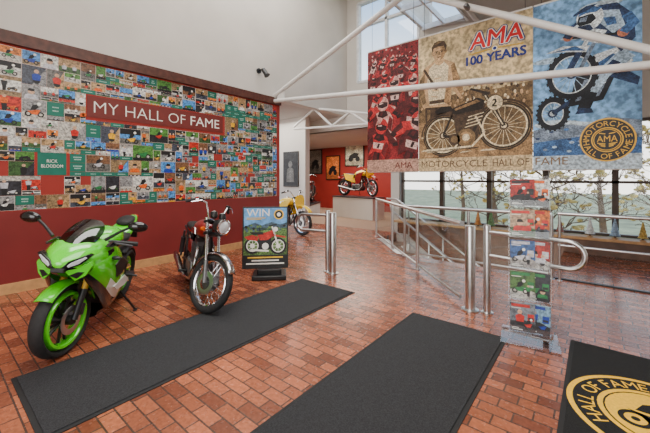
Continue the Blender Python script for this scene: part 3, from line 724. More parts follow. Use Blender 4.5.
classic_bike('yellow_motorcycle', 'yellow racing motorcycle on the floor just past the end of red wall', (-6.62,6.24,0), 6, -4, -6, 'yellow', 'yellow', plate='yellow', head=False, dirt=True)
classic_bike('display_motorcycle', 'small distant black motorcycle on a low plinth, left in the gallery doorway', (-8.85,9.75,.51), -62, -2, 10, 'gloss_black', 'black', head=True)
classic_bike('display_motorcycle', 'distant yellow and red off-road motorcycle on the white display plinth', (-7.0,10.55,.81), -8, -2, -14, 'yellow', 'candy', plate='yellow', head=False, dirt=True, side='candy')

# ------------------------------------------------------------------ poster stand
t = empty('poster_stand', (-3.85,3.3,0), (0,0,R(46)), 'upright poster on a black base headed WIN, beside the vintage motorcycle', 'sign stand')
m = MB(); m.box((.06,.02,.035),(.5,.40,.07)); m.box((.06,.0,.10),(.36,.16,.08)); m.build('base', M['black'], t, bevel=.015)
m = MB(); m.tube([(.05,.02,.1),(.0,.09,1.0)],.016); m.build('upright', M['black'], t)
tl = R(6)
pf = lambda a,b,c: (a, -.06+b*math.sin(tl)-c, .15+b*math.cos(tl))
m = MB(); m.prism([(-.34,0),(.34,0),(.34,.92),(-.34,.92)], pf, -.02, .0); m.build('panel', M['black'], t, bevel=.004)
PP = [mat('poster_sky', S(104,166,226), .5, var=.35, scale=5, fine=.2), mat('poster_grass', S(96,132,64), .5, var=.5, scale=12, fine=.7), mat('poster_red', S(196,40,28), .5, var=.3, scale=14, fine=.4),
      mat('poster_hills',S(66,92,110),.5,var=.5,scale=14,fine=.5), M['ph_dark'], M['print_white'], mat('poster_yellow',S(236,190,40),.5,var=.1)]
p = Flat(lambda a,b,l: pf(a,b,.001+l*.0008))
p.rect(-.32,.02,.32,.9,0,0); p.rect(-.32,.2,.32,.6,1,1); p.rect(-.32,.02,.32,.2,2,4); p.poly([(-.32,.58),(.32,.56),(.32,.68),(.22,.65),(.1,.69),(-.05,.64),(-.16,.68),(-.32,.62)],1,3)
rd = random.Random(5)
for k in range(40): x,y = rd.uniform(-.3,.3),rd.uniform(.54,.64); p.circ(x,y,.02,1.4+k*.004,rd.choice((1,3,4,1)),8)
for x,y,r in ((-.19,.34,.12),(.19,.33,.125)):
    p.ring(x,y,r-.03,r,3,4); p.ring(x,y,r-.045,r-.03,3,5); p.circ(x,y,.035,4,5)
    for k in range(8): a = PI*k/4; p.line((x,y),(x+(r-.03)*math.cos(a),y+(r-.03)*math.sin(a)),.006,3,5)
p.poly([(-.31,.47),(-.2,.5),(-.1,.47),(-.12,.41),(-.26,.43)],5,2); p.poly([(-.12,.5),(.02,.54),(.14,.58),(.14,.49),(.03,.42),(-.08,.42)],6,2); p.poly([(-.24,.54),(-.04,.54),(-.02,.5),(-.18,.5)],6,4); p.line((.06,.5),(.3,.46),.03,6,2,.02)
p.poly([(-.1,.44),(.09,.46),(.08,.28),(-.08,.27)],4,4); p.circ(.0,.33,.05,5,5,18); p.line((.19,.33),(.1,.62),.024,6,5); p.line((.05,.63),(.17,.65),.018,7,4); p.circ(.15,.58,.036,7,5); p.line((-.22,.28),(.05,.26),.026,6,5)
p.rect(-.28,.745,.0,.757,4,6); p.rect(-.28,.725,-.06,.735,4,6)
p.circ(.2,.8,.075,5,6,24); p.circ(.2,.8,.058,5.5,4,24); p.circ(.2,.8,.03,6,5,18)
for i,q in enumerate((.26,.2,.28)): p.rect(-q,.155-.045*i,q,.175-.045*i,3,6 if i == 0 else 5)
p.build('poster_print', PP, t, flat=True, recalc=False)
p = Flat(lambda a,b,l: pf(a,b,.009)); p.text('WIN',-.28,.775,.06,.885,0,0); p.build('lettering', M['print_white'], t, flat=True, recalc=False)

# ------------------------------------------------------------------ steel posts, barriers, railings
def post(mb, x, y, h, r): mb.lathe([(r*1.7,0),(r*1.7,.012),(r,.02),(r,h-.02),(r*.9,h-.004),(r*.5,h)],(x,y,0),(0,0,1),22)
def barrier(x, y, sgn, L, label, dx):
    t = empty('steel_barrier', (x,y,0), (0,0,0), label, 'barrier')
    m = MB(); post(m,0,0,.96,.055); m.build('post', M['steel'], t)
    m = MB(); post(m,dx,.03,.98,.038); m.build('post', M['steel'], t)
    pts = [(dx,.03,.90)]+[(sgn*(L-.13),-.09,.90)]
    for k in range(1,12):
        a = PI/2-PI*k/12; pts.append((sgn*(L-.13+.13*math.cos(a)),-.09-.01*math.cos(a),.77+.13*math.sin(a)))
    pts += [(sgn*(L-.13),-.09,.64),(dx,.03,.64)]
    MB().tube(pts,.023,12).build('looped_rail', M['steel'], t)
barrier(-1.10,3.96,1,1.03,'pair of steel posts with long looped rail, behind the clear brochure rack',.17)
barrier(-3.20,4.12,-1,.68,'pair of steel posts with short looped rail, right of the poster stand',-.13)
def glass_rail(A, B, n, label, skip0=False):
    A,B = Vector(A),Vector(B); t = empty('glass_railing', A, (0,0,0), label, 'railing'); d = B-A
    MB().tube([(0,0,.96),d+Vector((0,0,.96))],.03,12).build('top_rail', M['steel'], t)
    for i in range(n+1):
        if i == 0 and skip0: continue
        q = d*(i/n); m = MB(); m.lathe([(.045,0),(.045,.01),(.026,.015),(.026,.95)],q,(0,0,1),14); m.build('post', M['steel'], t)
    nn = d.normalized()
    for i in range(n):
        a = d*(i/n)+nn*.04; b = d*((i+1)/n)-nn*.04
        m = MB(); m.add([a+Vector((0,0,.1)),b+Vector((0,0,.1)),b+Vector((0,0,.88)),a+Vector((0,0,.88))],[(0,1,2,3)]); m.build('glass_panel', M['railglass'], t, recalc=False)
        MB().tube([a+Vector((0,0,.08)),b+Vector((0,0,.08))],.018,8).build('bottom_rail', M['steel'], t)
glass_rail((-1.22,4.06,0),(-4.35,7.42,0),3,'glass railing with steel handrail running back from the middle posts',True)
glass_rail((-2.85,5.93,0),(-.5,5.93,0),2,'short glass railing along the edge of the stairwell under the banners')
t = empty('guard_rail', (-.42,5.9,0), (0,0,0), 'steel guard rail of two long bars on slim posts, in front of right-hand windows', 'railing')
MB().tube([(0,0,.98),(3.7,0,.98)],.026,10).build('top_rail', M['steel'], t)
MB().tube([(0,0,.52),(3.7,0,.52)],.016,10).build('lower_rail', M['steel'], t)
for i in range(3):
    m = MB(); m.lathe([(.035,0),(.035,.01),(.018,.015),(.018,.975)],(.02+1.8*i,0,0),(0,0,1),14); m.build('post', M['steel'], t)
t = empty('staircase', (-4.2,7.7,0), (0,0,0), 'flight of stairs going down behind the glass railing', 'staircase')
for s in (7.22,8.25):
    m = MB(); m.prism([(0,0),(.02,-.25),(3.3,-2.85),(3.6,-2.85),(3.6,-2.6),(.3,0)], lambda a,b,c:(a,s-7.7+c,b), -.03, .03); m.build('stringer', M['white_pipe'], t)
for k in range(12):
    m = MB(); m.bounds(.28*k,.28*k+.3,-.45,.52,-.22*(k+1)-.05,-.22*(k+1)); m.build('tread', M['tan'], t)
for yy,x0 in ((-.44,.32),(.45,-.25)):
    m = MB(); m.tube([(x0,yy,.93),(max(x0+.05,.05),yy,.93-.7*max(x0,0)),(3.5,yy,-1.5)],.03,10); ho = m.build('handrail', M['steel'], t)
    m = MB(); m.tube([(.35,yy,.3),(3.5,yy,-1.95)],.018,8); m.build('lower_rail', M['steel'], ho)
    for k in range(4):
        x = .4+.9*k; m = MB(); m.cyl((x,yy,-.2-.72*x),(x,yy,.93-.70*x),.02); m.build('baluster', M['steel'], ho)

# ------------------------------------------------------------------ brochure rack
ra = empty('brochure_rack', (-.47,3.56,0), (0,0,R(9)), 'tall clear acrylic brochure rack holding magazines, right of the steel posts', 'rack')
MB().box((0,0,.012),(.46,.40,.024)).build('base', M['acrylic'], ra, bevel=.004)
for s in (-1,1):
    m = MB(); m.prism([(-.13,.024),(.14,.024),(.14,1.5),(.06,1.5)], lambda a,b,c:(s*(.16+c),a,b), 0,.008); m.build('side_panel', M['acrylic'], ra)
m = MB(); m.add([(-.16,.137,.024),(.16,.137,.024),(.16,.137,1.52),(-.16,.137,1.52)],[(0,1,2,3)]); m.build('back_panel', M['acrylic'], ra, recalc=False)
MC = [('red',S(170,34,30),'top'),('tan',S(190,160,128),'second from top'),('blue',S(50,90,150),'middle'),('green',S(76,112,52),'fourth from top'),('grey',S(120,128,138),'lowest')]
MC2 = [('white',S(215,215,210)),('orange',S(215,112,42)),('red',S(180,44,36)),('dark',S(46,46,54)),('pale blue',S(130,172,200))]
rackM = Matrix.Translation(ra.location) @ Matrix.Rotation(R(9),4,'Z')
def magazine(x, y, z, lean, roll, col, lab, kind):
    mg = empty('magazine', rackM @ Vector((x,y,z)), (R(lean),R(roll),R(9)), lab, 'magazine')
    MB().bounds(-.1,.1,0,.008,0,.25).build('pages', M['print_white'], mg)
    p = Flat(lambda a,b,l:(a,-.001-l*.0005,b)); p.rect(-.1,0,.1,.25,0,1); p.poly([(-.1,0),(.1,0),(.1,.07),(.02,.1),(-.1,.08)],1,2)
    p.rect(-.088,.213,.06,.239,1,4); p.rect(-.088,.199,-.01,.205,1,0); p.rect(-.088,.012,.0,.02,9,0); p.rect(-.088,.026,-.03,.032,9,0)
    motif(p, kind, -.02, .05, .14, 2); motif(p, (kind+1) % 5, .045, .03, .1, 7); p.rect(.04,.1,.09,.16,6,4); p.rect(.045,.11,.085,.13,7,2)
    o = p.build('cover', PM, mg, flat=True, recalc=False); o.color = (*col,1)
for i in range(5):
    z = 1.235-.285*i; y0 = .04-.028*i
    m = MB(); m.box((0,y0+.02,z),(.315,.085,.006)); m.box((0,y0-.022,z+.03),(.315,.003,.06)); m.build('pocket', M['acrylic'], ra)
    n1,c1,wh = MC[i]; n2,c2 = MC2[i]
    magazine(.055,y0+.022,z+.005,-7,2,c2,'%s magazine, right and behind, in the %s pocket of the rack' % (n2,wh),(2,3,1,0,4)[i])
    magazine(-.052,y0+.002,z+.005,-7,-1,c1,'%s magazine, left and in front, in the %s pocket of the rack' % (n1,wh),(3,1,3,3,2)[i])

# ------------------------------------------------------------------ little cone trees on the ledge
def cone_tree(u, h, c, nm, lab):
    h *= .8; P = pt(u,230,8.08); t = empty('cone_tree', (P.x,8.08,.385), (0,0,0), lab, 'ornament')
    mm = mat('cone_'+nm, c, .6, var=.35, scale=40, bump=.5)
    MB().cyl((0,0,0),(0,0,h*.18),.018).build('stem', M['bark'], t)
    pr = []
    for k in range(5):
        a = h*(.15+.17*k); rr = h*.22*(1-k/5.3); pr += [(rr,a),(rr*.62,a+h*.15)]
    MB().lathe(pr+[(.002,h)],(0,0,0),(0,0,1),16).build('cone', mm, t); MB().lathe([(.045,0),(.045,.012),(.025,.02)],(0,0,0),(0,0,1),14).build('base', M['oak'], t)
cone_tree(478,.46,S(190,120,50),'copper','copper cone tree on the window ledge, leftmost behind the posts')
cone_tree(491,.5,S(70,120,70),'green','green cone tree on the window ledge between copper tree and rack')
cone_tree(560,.4,S(150,80,60),'rust','rust coloured cone tree on the ledge just right of the rack')
cone_tree(590,.46,S(220,225,225),'white','white cone tree on the window ledge, left of the blue one')
cone_tree(615,.46,S(150,175,200),'blue','pale blue cone tree on the window ledge, right of the white one')
cone_tree(643,.42,S(190,160,80),'brass','brass coloured cone tree on the ledge at the right border')

# ------------------------------------------------------------------ banners
BY = 5.8; ZB = 1.62; BH = 2.44
def bf(x0): return lambda a,b,l: (x0+a, BY-.004-l*.0006, ZB+b)
def banner_base(x0, w, label):
    t = empty('hanging_banner', (0,0,0), (0,0,0), label, 'banner')
    m = MB(); m.cyl((x0+.01,BY+.006,ZB+BH),(x0+w-.01,BY+.006,ZB+BH),.016); m.build('top_rod', M['white_pipe'], t)
    m = MB(); m.cyl((x0+.01,BY+.006,ZB),(x0+w-.01,BY+.006,ZB),.012); m.build('bottom_rod', M['white_pipe'], t)
    for q in (.1,w-.1):
        x = x0+q; m = MB(); m.cyl((x,BY+.006,ZB+BH),(x,BY+.006,zc(x)),.004,6); m.build('cable', M['dgrey'], t)
    return t
def pm(n, c, v=.35, s=7): return mat(n, c, .7, var=v, scale=s, fine=(.5 if v > .08 else 0))
# palettes: 0 background, 1 mid, 2 light, 3 bright accent, 4 black, 5 band, 6 skin/pale, 7 dark mid
def racer(p, x, y, s, l, rd, tilt=0.):
    """a road racer seen from the front, crouched behind the fairing"""
    ct,st = math.cos(tilt),math.sin(tilt)
    T = lambda a,b: (x+s*(a*ct-b*st), y+s*(a*st+b*ct))
    P = lambda pts,q,mi: p.poly([T(a,b) for a,b in pts], l+q*.12, mi)
    c1,c2 = rd.choice(((3,2),(1,3),(1,6),(3,4),(7,3),(7,1),(3,7)))
    P([(.09*math.cos(2*PI*k/16),-.34+.26*math.sin(2*PI*k/16)) for k in range(16)],0,4)
    P([(.05*math.cos(2*PI*k/16)-.02,-.34+.24*math.sin(2*PI*k/16)) for k in range(16)],1,7)
    P([(-.42,.0),(-.5,.14),(-.36,.34),(-.12,.42),(.12,.42),(.36,.34),(.5,.14),(.42,.0),(.26,.12),(-.26,.12)],2,c1)
    P([(-.36,.34),(-.5,.14),(-.44,.06),(-.28,.24)],3,7); P([(-.1,.42),(.1,.42),(.06,.25),(-.06,.25)],3,4)
    P([(.2,.38),(.36,.32),(.48,.14),(.4,.2)],3,2)
    P([(-.24,-.34),(-.3,.02),(-.2,.2),(0,.28),(.2,.2),(.3,.02),(.24,-.34),(.1,-.2),(-.1,-.2)],4,c2)
    P([(-.24,-.34),(-.3,.02),(-.2,.2),(-.14,.0)],5,7); P([(-.16,.12),(-.1,.25),(.1,.25),(.16,.12),(0,.06)],6,4); P([(-.1,.14),(-.06,.22),(.02,.23),(-.02,.12)],7,7)
    P([(.12,-.2),(.24,-.3),(.29,.0),(.2,.1)],5,1)
    P([(-.13,-.12),(.13,-.12),(.15,.03),(-.15,.03)],6,6); P([(-.03,-.1),(.03,-.1),(.05,.01),(-.01,.01)],7,4)
    P([(.17*math.cos(2*PI*k/18),.44+.19*math.sin(2*PI*k/18)) for k in range(18)],8,c2 if c2 not in (4,7) else 2)
    P([(-.16,.44),(-.15,.54),(-.06,.62),(.02,.63),(-.05,.5)],9,3 if c2 != 3 else 2); P([(-.14,.36),(-.15,.46),(0,.49),(.15,.46),(.14,.36),(0,.32)],10,4); P([(-.1,.42),(-.1,.455),(.0,.475),(.02,.44)],11,6)
    P([(-.5,.12),(-.54,.04),(-.42,.0),(-.38,.08)],6,4); P([(.5,.12),(.54,.04),(.42,.0),(.38,.08)],6,4)
t = banner_base(-3.6,1.09,'red printed banner of a pack of racing riders, leftmost of the three')
Rm = [pm('banner_red',S(146,34,38),.6,6),pm('banner_mid_red',S(120,28,32),.5,12),pm('banner_pink',S(216,160,150),.35,12),pm('banner_bright_red',S(196,44,46),.4,9),pm('banner_black_red',S(44,16,18),.4),pm('banner_band_red',S(190,148,130),.12,6),pm('banner_pale_red',S(222,184,174),.3,12),pm('banner_dark_red',S(86,22,26),.5,9)]
p = Flat(bf(-3.6)); p.rect(0,0,1.09,BH,0,0); rd = random.Random(11)
p.rect(0,2.15,1.09,BH,.5,1)
for k in range(90): x,y = rd.uniform(.03,1.06),rd.uniform(2.1,2.41); p.circ(x,y,.02,.6+k*.01,rd.choice((2,4,7,3,1)),8)
l = 2
for y,n,s,off in ((2.04,5,.3,.12),(1.76,4,.42,.1),(1.4,3,.58,.2),(.98,2,.78,.34),(.58,2,.86,.22)):
    for i in range(n):
        racer(p, min(.98,max(.12,off+i*(1.09-off*1.4)/max(1,n-1)+rd.uniform(-.05,.05))), y+rd.uniform(-.08,.08), s*rd.uniform(.92,1.1), l, rd, rd.uniform(-.4,.05)); l += 1.6
p.rect(0,0,1.09,.24,l,5)
p.v = [Vector((min(max(v.x,-3.6),-3.6+1.09), v.y, v.z)) for v in p.v]
p.build('banner_cloth', Rm, t, flat=True, recalc=False); LT = l+1
p = Flat(bf(-3.6)); p.text('AMA',.62,.07,.98,.18,LT,0); p.build('lettering', pm('banner_text',S(96,28,26),.05), t, flat=True, recalc=False)
# sepia banner
t = banner_base(-2.505,1.785,'sepia banner with man and old motorcycle, reading AMA 100 YEARS')
Bm = [pm('sepia_light',S(214,190,144),.3,3),pm('sepia_mid',S(156,122,82),.5,10),pm('sepia_dark',S(72,53,36),.5,14),pm('sepia_pale',S(230,212,174),.2,9),pm('sepia_black',S(36,28,22),.4),pm('sepia_band',S(208,184,142),.1,5),pm('sepia_skin',S(202,164,120),.3,16),pm('sepia_olive',S(118,94,62),.5,12)]
p = Flat(bf(-2.505)); p.rect(0,0,1.785,BH,0,0); p.poly([(0,.85),(1.785,.95),(1.785,1.34),(1.3,1.3),(.9,1.36),(.4,1.28),(0,1.4)],1,7); p.rect(0,.22,1.785,.88,2,1)
rd = random.Random(3)
for k in range(150): x = rd.uniform(.03,1.75); y = rd.uniform(1.05,1.42); p.circ(x,y,.02,1.5+k*.003,rd.choice((2,3,6,7)),8,.028)
for k in range(40): x = rd.uniform(.0,1.5); y = rd.uniform(.24,.84); p.poly([(x,y),(x+rd.uniform(.1,.28),y+.01),(x+.2,y+.03),(x+.05,y+.03)],2.3+k*.01,rd.choice((3,7,2,6)))
p.poly([(.14,.55),(.24,.55),(.3,1.0),(.38,.6),(.5,.6),(.54,1.15),(.12,1.18)],3,2); p.poly([(.16,.6),(.2,.6),(.22,1.1),(.16,1.1)],3.4,7)
p.poly([(.08,1.15),(.0,1.45),(.02,1.66),(.1,1.86),(.3,1.96),(.46,1.96),(.64,1.86),(.72,1.6),(.8,1.34),(.72,1.24),(.6,1.42),(.56,1.12)],4,6)
p.poly([(.2,1.18),(.16,1.6),(.2,1.84),(.32,1.94),(.44,1.94),(.54,1.82),(.52,1.5),(.5,1.18)],5,3)
for k in range(5): p.line((.21+.02*k,1.24+.1*k),(.33+.02*k,1.2+.11*k),.018,5.5,6)
p.poly([(.02,1.66),(.0,1.45),(.08,1.2),(.14,1.24),(.1,1.5),(.12,1.78)],5.5,7); p.poly([(.64,1.86),(.72,1.6),(.8,1.34),(.74,1.3),(.62,1.5),(.58,1.82)],5.6,1)
p.poly([(.2,1.26),(.5,1.26),(.5,1.2),(.2,1.2)],5.8,2); p.line((.1,1.84),(.34,1.44),.045,6,2); p.poly([(.5,1.5),(.46,1.2),(.56,1.14),(.58,1.44)],6,1)
p.poly([(.3,1.98),(.31,1.88),(.38,1.84),(.45,1.88),(.46,1.98)],5.9,6); p.poly([(.3,1.9),(.38,1.86),(.38,1.8),(.28,1.84)],6.1,3); p.poly([(.46,1.9),(.38,1.86),(.38,1.8),(.48,1.84)],6.1,3)
p.circ(.375,2.1,.115,7,6,24,.15); p.poly([(.375,2.24),(.49,2.16),(.485,2.05),(.44,1.98),(.4,1.955),(.42,2.08)],7.3,1)
p.poly([(.255,2.1),(.24,2.2),(.29,2.28),(.38,2.3),(.47,2.27),(.51,2.18),(.495,2.1),(.46,2.19),(.36,2.2),(.28,2.18)],8,2); p.poly([(.28,2.24),(.36,2.29),(.44,2.27),(.36,2.25)],8.2,7)
for x in (.335,.42): p.rect(x-.025,2.112,x+.025,2.124,8,2); p.circ(x,2.095,.012,8,4,10)
p.poly([(.37,2.1),(.39,2.1),(.4,2.05),(.36,2.045)],8,7); p.poly([(.335,2.02),(.42,2.02),(.40,2.003),(.355,2.003)],8,2)
p.circ(.258,2.09,.02,7.2,6,10,.035); p.circ(.492,2.09,.02,7.2,1,10,.035)
for x,y,r in ((.45,.62,.36),(1.4,.7,.38)):
    p.circ(x,y,r-.06,8.5,7,32)
    p.ring(x,y,r-.055,r,9,4); p.ring(x,y,r-.03,r-.018,9.2,7); p.ring(x,y,r-.08,r-.055,9,3)
    for k in range(18): a = PI*k/9; p.line((x,y),(x+(r-.07)*math.cos(a+.12),y+(r-.07)*math.sin(a+.12)),.008,9,3)
    p.circ(x,y,.065,10,2); p.circ(x,y,.04,10.5,3)
p.poly([(.4,1.02),(1.05,1.16),(1.14,1.08),(1.1,.96),(.6,.92)],11,2); p.poly([(.6,1.07),(1.02,1.2),(1.12,1.14),(1.08,1.0),(.62,.96)],12,4); p.poly([(.64,1.06),(1.0,1.17),(1.06,1.13),(.66,1.03)],12.5,1); p.poly([(.3,1.06),(.42,1.13),(.58,1.12),(.62,1.04),(.34,.99)],13,4)
p.poly([(.62,.94),(1.08,.97),(1.02,.5),(.7,.42)],10.6,2)
p.line((1.4,.7),(1.12,1.24),.06,13,4,.05); p.line((1.385,.72),(1.125,1.22),.02,13.4,3); p.line((1.18,1.24),(.9,1.36),.035,13,4); p.line((.45,.62),(.85,.5),.05,11,4); p.line((.85,.45),(1.12,1.0),.045,11,4); p.line((.45,.62),(.62,1.0),.035,11,4)
p.circ(.83,.56,.15,13,7); p.circ(.83,.56,.1,14,1); p.circ(.83,.56,.06,14.4,3); p.circ(.64,.54,.1,13,2); p.circ(.64,.54,.06,14,7)
for k in range(8): p.line((.8+.01*k,.7+.028*k),(1.04+.01*k,.75+.028*k),.015,14,3 if k%2 else 2)
p.line((.98,.9),(1.12,.62),.03,14.5,3); p.line((1.12,.62),(.92,.4),.03,14.5,3); p.line((.92,.4),(.15,.36),.045,14.5,3,.06); p.line((.92,.385),(.15,.345),.015,14.8,2)
p.circ(1.27,1.08,.125,15,2,26); p.circ(1.27,1.08,.115,15.3,3,26); p.poly([(1.23,1.02),(1.3,1.02),(1.3,1.04),(1.26,1.04),(1.3,1.09),(1.29,1.14),(1.24,1.14),(1.23,1.11),(1.27,1.115),(1.27,1.09),(1.23,1.05)],15.6,4)
p.ring(1.4,.7,.39,.42,13,2,24,R(20),R(150)); p.ring(.45,.62,.37,.4,13,2,24,R(30),R(180))
p.rect(0,0,1.785,.23,17,5)
p.build('banner_cloth', Bm, t, flat=True, recalc=False)
tx = pm('sepia_text',S(88,64,44),.05)
p = Flat(bf(-2.505)); p.text('MOTORCYCLE',.06,.07,1.16,.18,19,0); p.build('lettering', tx, t, flat=True, recalc=False)
p = Flat(bf(-2.505)); p.text('HALL OF',1.24,.07,1.74,.18,19,0); p.build('lettering', tx, t, flat=True, recalc=False)
p = Flat(bf(-2.505))
o8 = [(math.cos(PI*k/4),math.sin(PI*k/4)) for k in range(8)]
for i,(dx,dy) in enumerate(o8): p.text('AMA',.89+dx*.034,2.0+dy*.03,1.66+dx*.034,2.26+dy*.03,19+i*.05,1,.12)
for i,(dx,dy) in enumerate(o8): p.text('AMA',.89+dx*.018,2.0+dy*.016,1.66+dx*.018,2.26+dy*.016,20+i*.05,3,.12)
for i,(dx,dy) in enumerate(o8[::2]+[(0,0)]): p.text('AMA',.89+dx*.006,2.0+dy*.006,1.66+dx*.006,2.26+dy*.006,21+i*.05,0,.12)
for i,(dx,dy) in enumerate(o8[1::2]): p.text('100 YEARS',.84+dx*.009,1.75+dy*.006,1.70+dx*.009,1.89+dy*.006,21+i*.05,1)
p.circ(1.27,1.945,.05,22,2); p.circ(1.27,1.945,.04,22.5,3); p.circ(1.27,1.945,.026,23,1)
for s in (-1,1):
    for k in range(7): p.circ(1.27+s*(.075+.05*k),1.945-.003*k,.03,22,2,12,.012)
p.build('anniversary_logo', [pm('logo_red',S(205,26,34),.05),pm('logo_blue',S(28,46,120),.05),pm('logo_gold',S(205,165,60),.05),M['print_white']], t, flat=True, recalc=False)
# blue banner
t = banner_base(-.715,1.18,'blue banner of a leaping off-road rider with round gold emblem')
Um = [pm('blue_sky_print',S(120,168,214),.35,2.5),pm('blue_mid',S(62,102,154),.5,9),pm('blue_light',S(174,200,222),.3,6),pm('blue_white',S(222,232,238),.2,9),pm('blue_black',S(18,24,34),.4),pm('blue_band',S(186,204,216),.12,5),pm('blue_grey',S(120,136,156),.5,10),pm('blue_navy',S(32,52,88),.5,10),pm('blue_glove',S(196,120,90),.3,9)]
p = Flat(bf(-.715)); p.rect(0,0,1.18,BH,0,0)
rd = random.Random(8)
for k in range(22):
    x,y = rd.uniform(0,1.1),rd.uniform(.5,2.3); w = rd.uniform(.08,.26); p.circ(min(max(x,w),1.18-w),y,w,.2+k*.03,rd.choice((0,0,2,2,5)),18,w*.25)
p.poly([(0,.2),(1.18,.2),(1.18,.62),(.85,.7),(.6,.6),(.3,.66),(0,.58)],1.2,6); p.poly([(0,.2),(1.18,.2),(1.18,.4),(.6,.46),(0,.4)],1.5,1)
for k in range(30): x,y = rd.uniform(.02,1.1),rd.uniform(.22,.58); p.circ(x,y,.03,1.6+k*.01,rd.choice((1,6,7,2)),8,.018)
BS = .93                                                           # the rider a little lower on the cloth
def Z(pts): return [(a,b-.16) for a,b in pts]
_poly, _line, _circ, _ring = p.poly, p.line, p.circ, p.ring
def mxwheel(x,y,r,sx,l):
    p.ring(x,y,r-.075,r,l,4,40,0,2*PI,sx); p.ring(x,y,r-.09,r-.075,l,3,40,0,2*PI,sx)
    for k in range(22): a = 2*PI*k/22; p.poly([(x+sx*(r+.02)*math.cos(a+q),y+(r+.02)*math.sin(a+q)) if i in (0,1) else (x+sx*(r-.03)*math.cos(a+q),y+(r-.03)*math.sin(a+q)) for i,q in enumerate((-.07,.07,.07,-.07))],l+.2,4)
    for k in range(14): a = PI*k/7; p.line((x,y),(x+sx*(r-.08)*math.cos(a),y+(r-.08)*math.sin(a)),.008,l,2)
    p.circ(x,y,.06,l+.4,7); p.circ(x,y,.035,l+.6,3)
base_fn = p.fn; p.fn = lambda a,b,l: base_fn(a, b-.17, l)
mxwheel(.24,.98,.24,.8,3); mxwheel(.46,1.5,.34,.85,9)
p.line((.24,.98),(.62,1.24),.06,4,7); p.poly([(.42,1.05),(.8,1.1),(.92,1.4),(.8,1.62),(.52,1.5)],5,4); p.poly([(.5,1.12),(.76,1.16),(.84,1.36),(.6,1.4)],5.4,6); p.line((.55,1.2),(.82,1.34),.03,5.8,3)
p.poly([(.62,1.5),(.95,1.42),(1.1,1.56),(.98,1.78),(.7,1.72)],6,3); p.poly([(.7,1.58),(.95,1.5),(1.02,1.6),(.9,1.7)],6.4,1); p.poly([(.86,1.4),(1.14,1.24),(1.16,1.34),(.98,1.5)],6,7)
p.line((.42,1.5),(.66,2.0),.05,10.5,3); p.line((.52,1.48),(.74,1.96),.045,10.5,6); p.line((.4,1.5),(.55,1.8),.075,11,7); p.poly([(.16,1.86),(.36,1.92),(.66,1.86),(.62,1.78),(.36,1.84)],11.5,3); p.poly([(.2,1.86),(.5,1.89),(.62,1.8),(.4,1.85)],11.8,1)
p.poly([(.56,1.96),(.76,1.86),(.84,2.02),(.66,2.1)],12,3); p.poly([(.62,1.98),(.75,1.92),(.78,2.0),(.68,2.05)],12.3,4)
p.line((.4,2.02),(1.0,1.94),.03,12.5,4); p.circ(.42,2.03,.055,13,8,14); p.circ(1.0,1.95,.06,13,8,14)
p.poly([(.98,1.74),(.74,1.5),(.6,1.2),(.7,1.14),(.86,1.4),(1.12,1.62)],7,2); p.poly([(.6,1.26),(.52,1.0),(.66,.98),(.74,1.2)],7.4,4); p.poly([(.54,1.02),(.5,.94),(.7,.94),(.68,1.0)],7.6,7); p.poly([(.9,1.62),(.76,1.48),(.84,1.44),(.98,1.56)],7.5,7)
p.poly([(.66,2.12),(.62,2.26),(.74,2.38),(.94,2.36),(1.1,2.16),(1.12,1.86),(.98,1.7),(.88,1.86)],8,7); p.poly([(.72,2.2),(.8,2.3),(.96,2.26),(1.02,2.04),(.9,1.96)],8.4,2); p.poly([(.8,2.2),(.92,2.18),(.94,2.08),(.84,2.08)],8.7,1)
p.poly([(.66,2.3),(.44,2.18),(.36,2.04),(.44,2.0),(.54,2.1),(.76,2.2)],13.4,7); p.poly([(.6,2.24),(.46,2.14),(.5,2.1),(.64,2.18)],13.7,3); p.poly([(1.08,2.2),(1.16,2.04),(1.04,1.92),(.96,1.98),(1.04,2.06),(.98,2.16)],13.4,1)
p.circ(.66,2.24,.145,15,3,26,.165); p.poly([(.53,2.28),(.57,2.38),(.68,2.40),(.79,2.34),(.73,2.30),(.62,2.31)],15.3,1); p.poly([(.52,2.19),(.54,2.28),(.69,2.29),(.73,2.21),(.67,2.16),(.55,2.15)],15.5,4); p.poly([(.54,2.21),(.56,2.26),(.64,2.27),(.62,2.2)],15.8,6)
p.poly([(.53,2.15),(.66,2.15),(.7,2.08),(.62,2.04),(.53,2.07)],15.6,7); p.poly([(.48,2.33),(.62,2.41),(.75,2.41),(.64,2.35),(.48,2.30)],16,7)
p.fn = base_fn
p.rect(0,0,1.18,.2,17,5); p.build('banner_cloth', Um, t, flat=True, recalc=False)
p = Flat(bf(-.715)); p.text('FAME',.03,.07,.42,.18,19,0); p.build('lettering', pm('blue_text',S(120,92,60),.05), t, flat=True, recalc=False)
p = Flat(lambda a,b,l: bf(-.715)(.84+(a-.84)*.92, .39+(b-.40)*.92, l)); ex,ey = .84,.40
p.circ(ex,ey,.315,19,0,44); p.circ(ex,ey,.295,20,1,44); p.ring(ex,ey,.165,.18,21,0,44); p.circ(ex,ey,.155,21,0,44); p.circ(ex,ey,.145,22,1,44)
p.arc('MOTORCYCLE',ex,ey,.238,.075,R(90),22,0,True); p.arc('HALL OF FAME',ex,ey,.238,.075,R(-90),22,0,False)
p.text('AMA',ex-.115,ey-.03,ex+.115,ey+.06,24,0)
for s in (-1,1):
    for k in range(3): p.line((ex+s*.02,ey-.06-.02*k),(ex+s*(.11-.02*k),ey-.045-.02*k),.013,24,0)
    p.line((ex+s*.02,ey+.085),(ex+s*.09,ey+.1),.014,24,0)
p.build('emblem', [M['gold_b'],M['ph_dark']], t, flat=True, recalc=False)

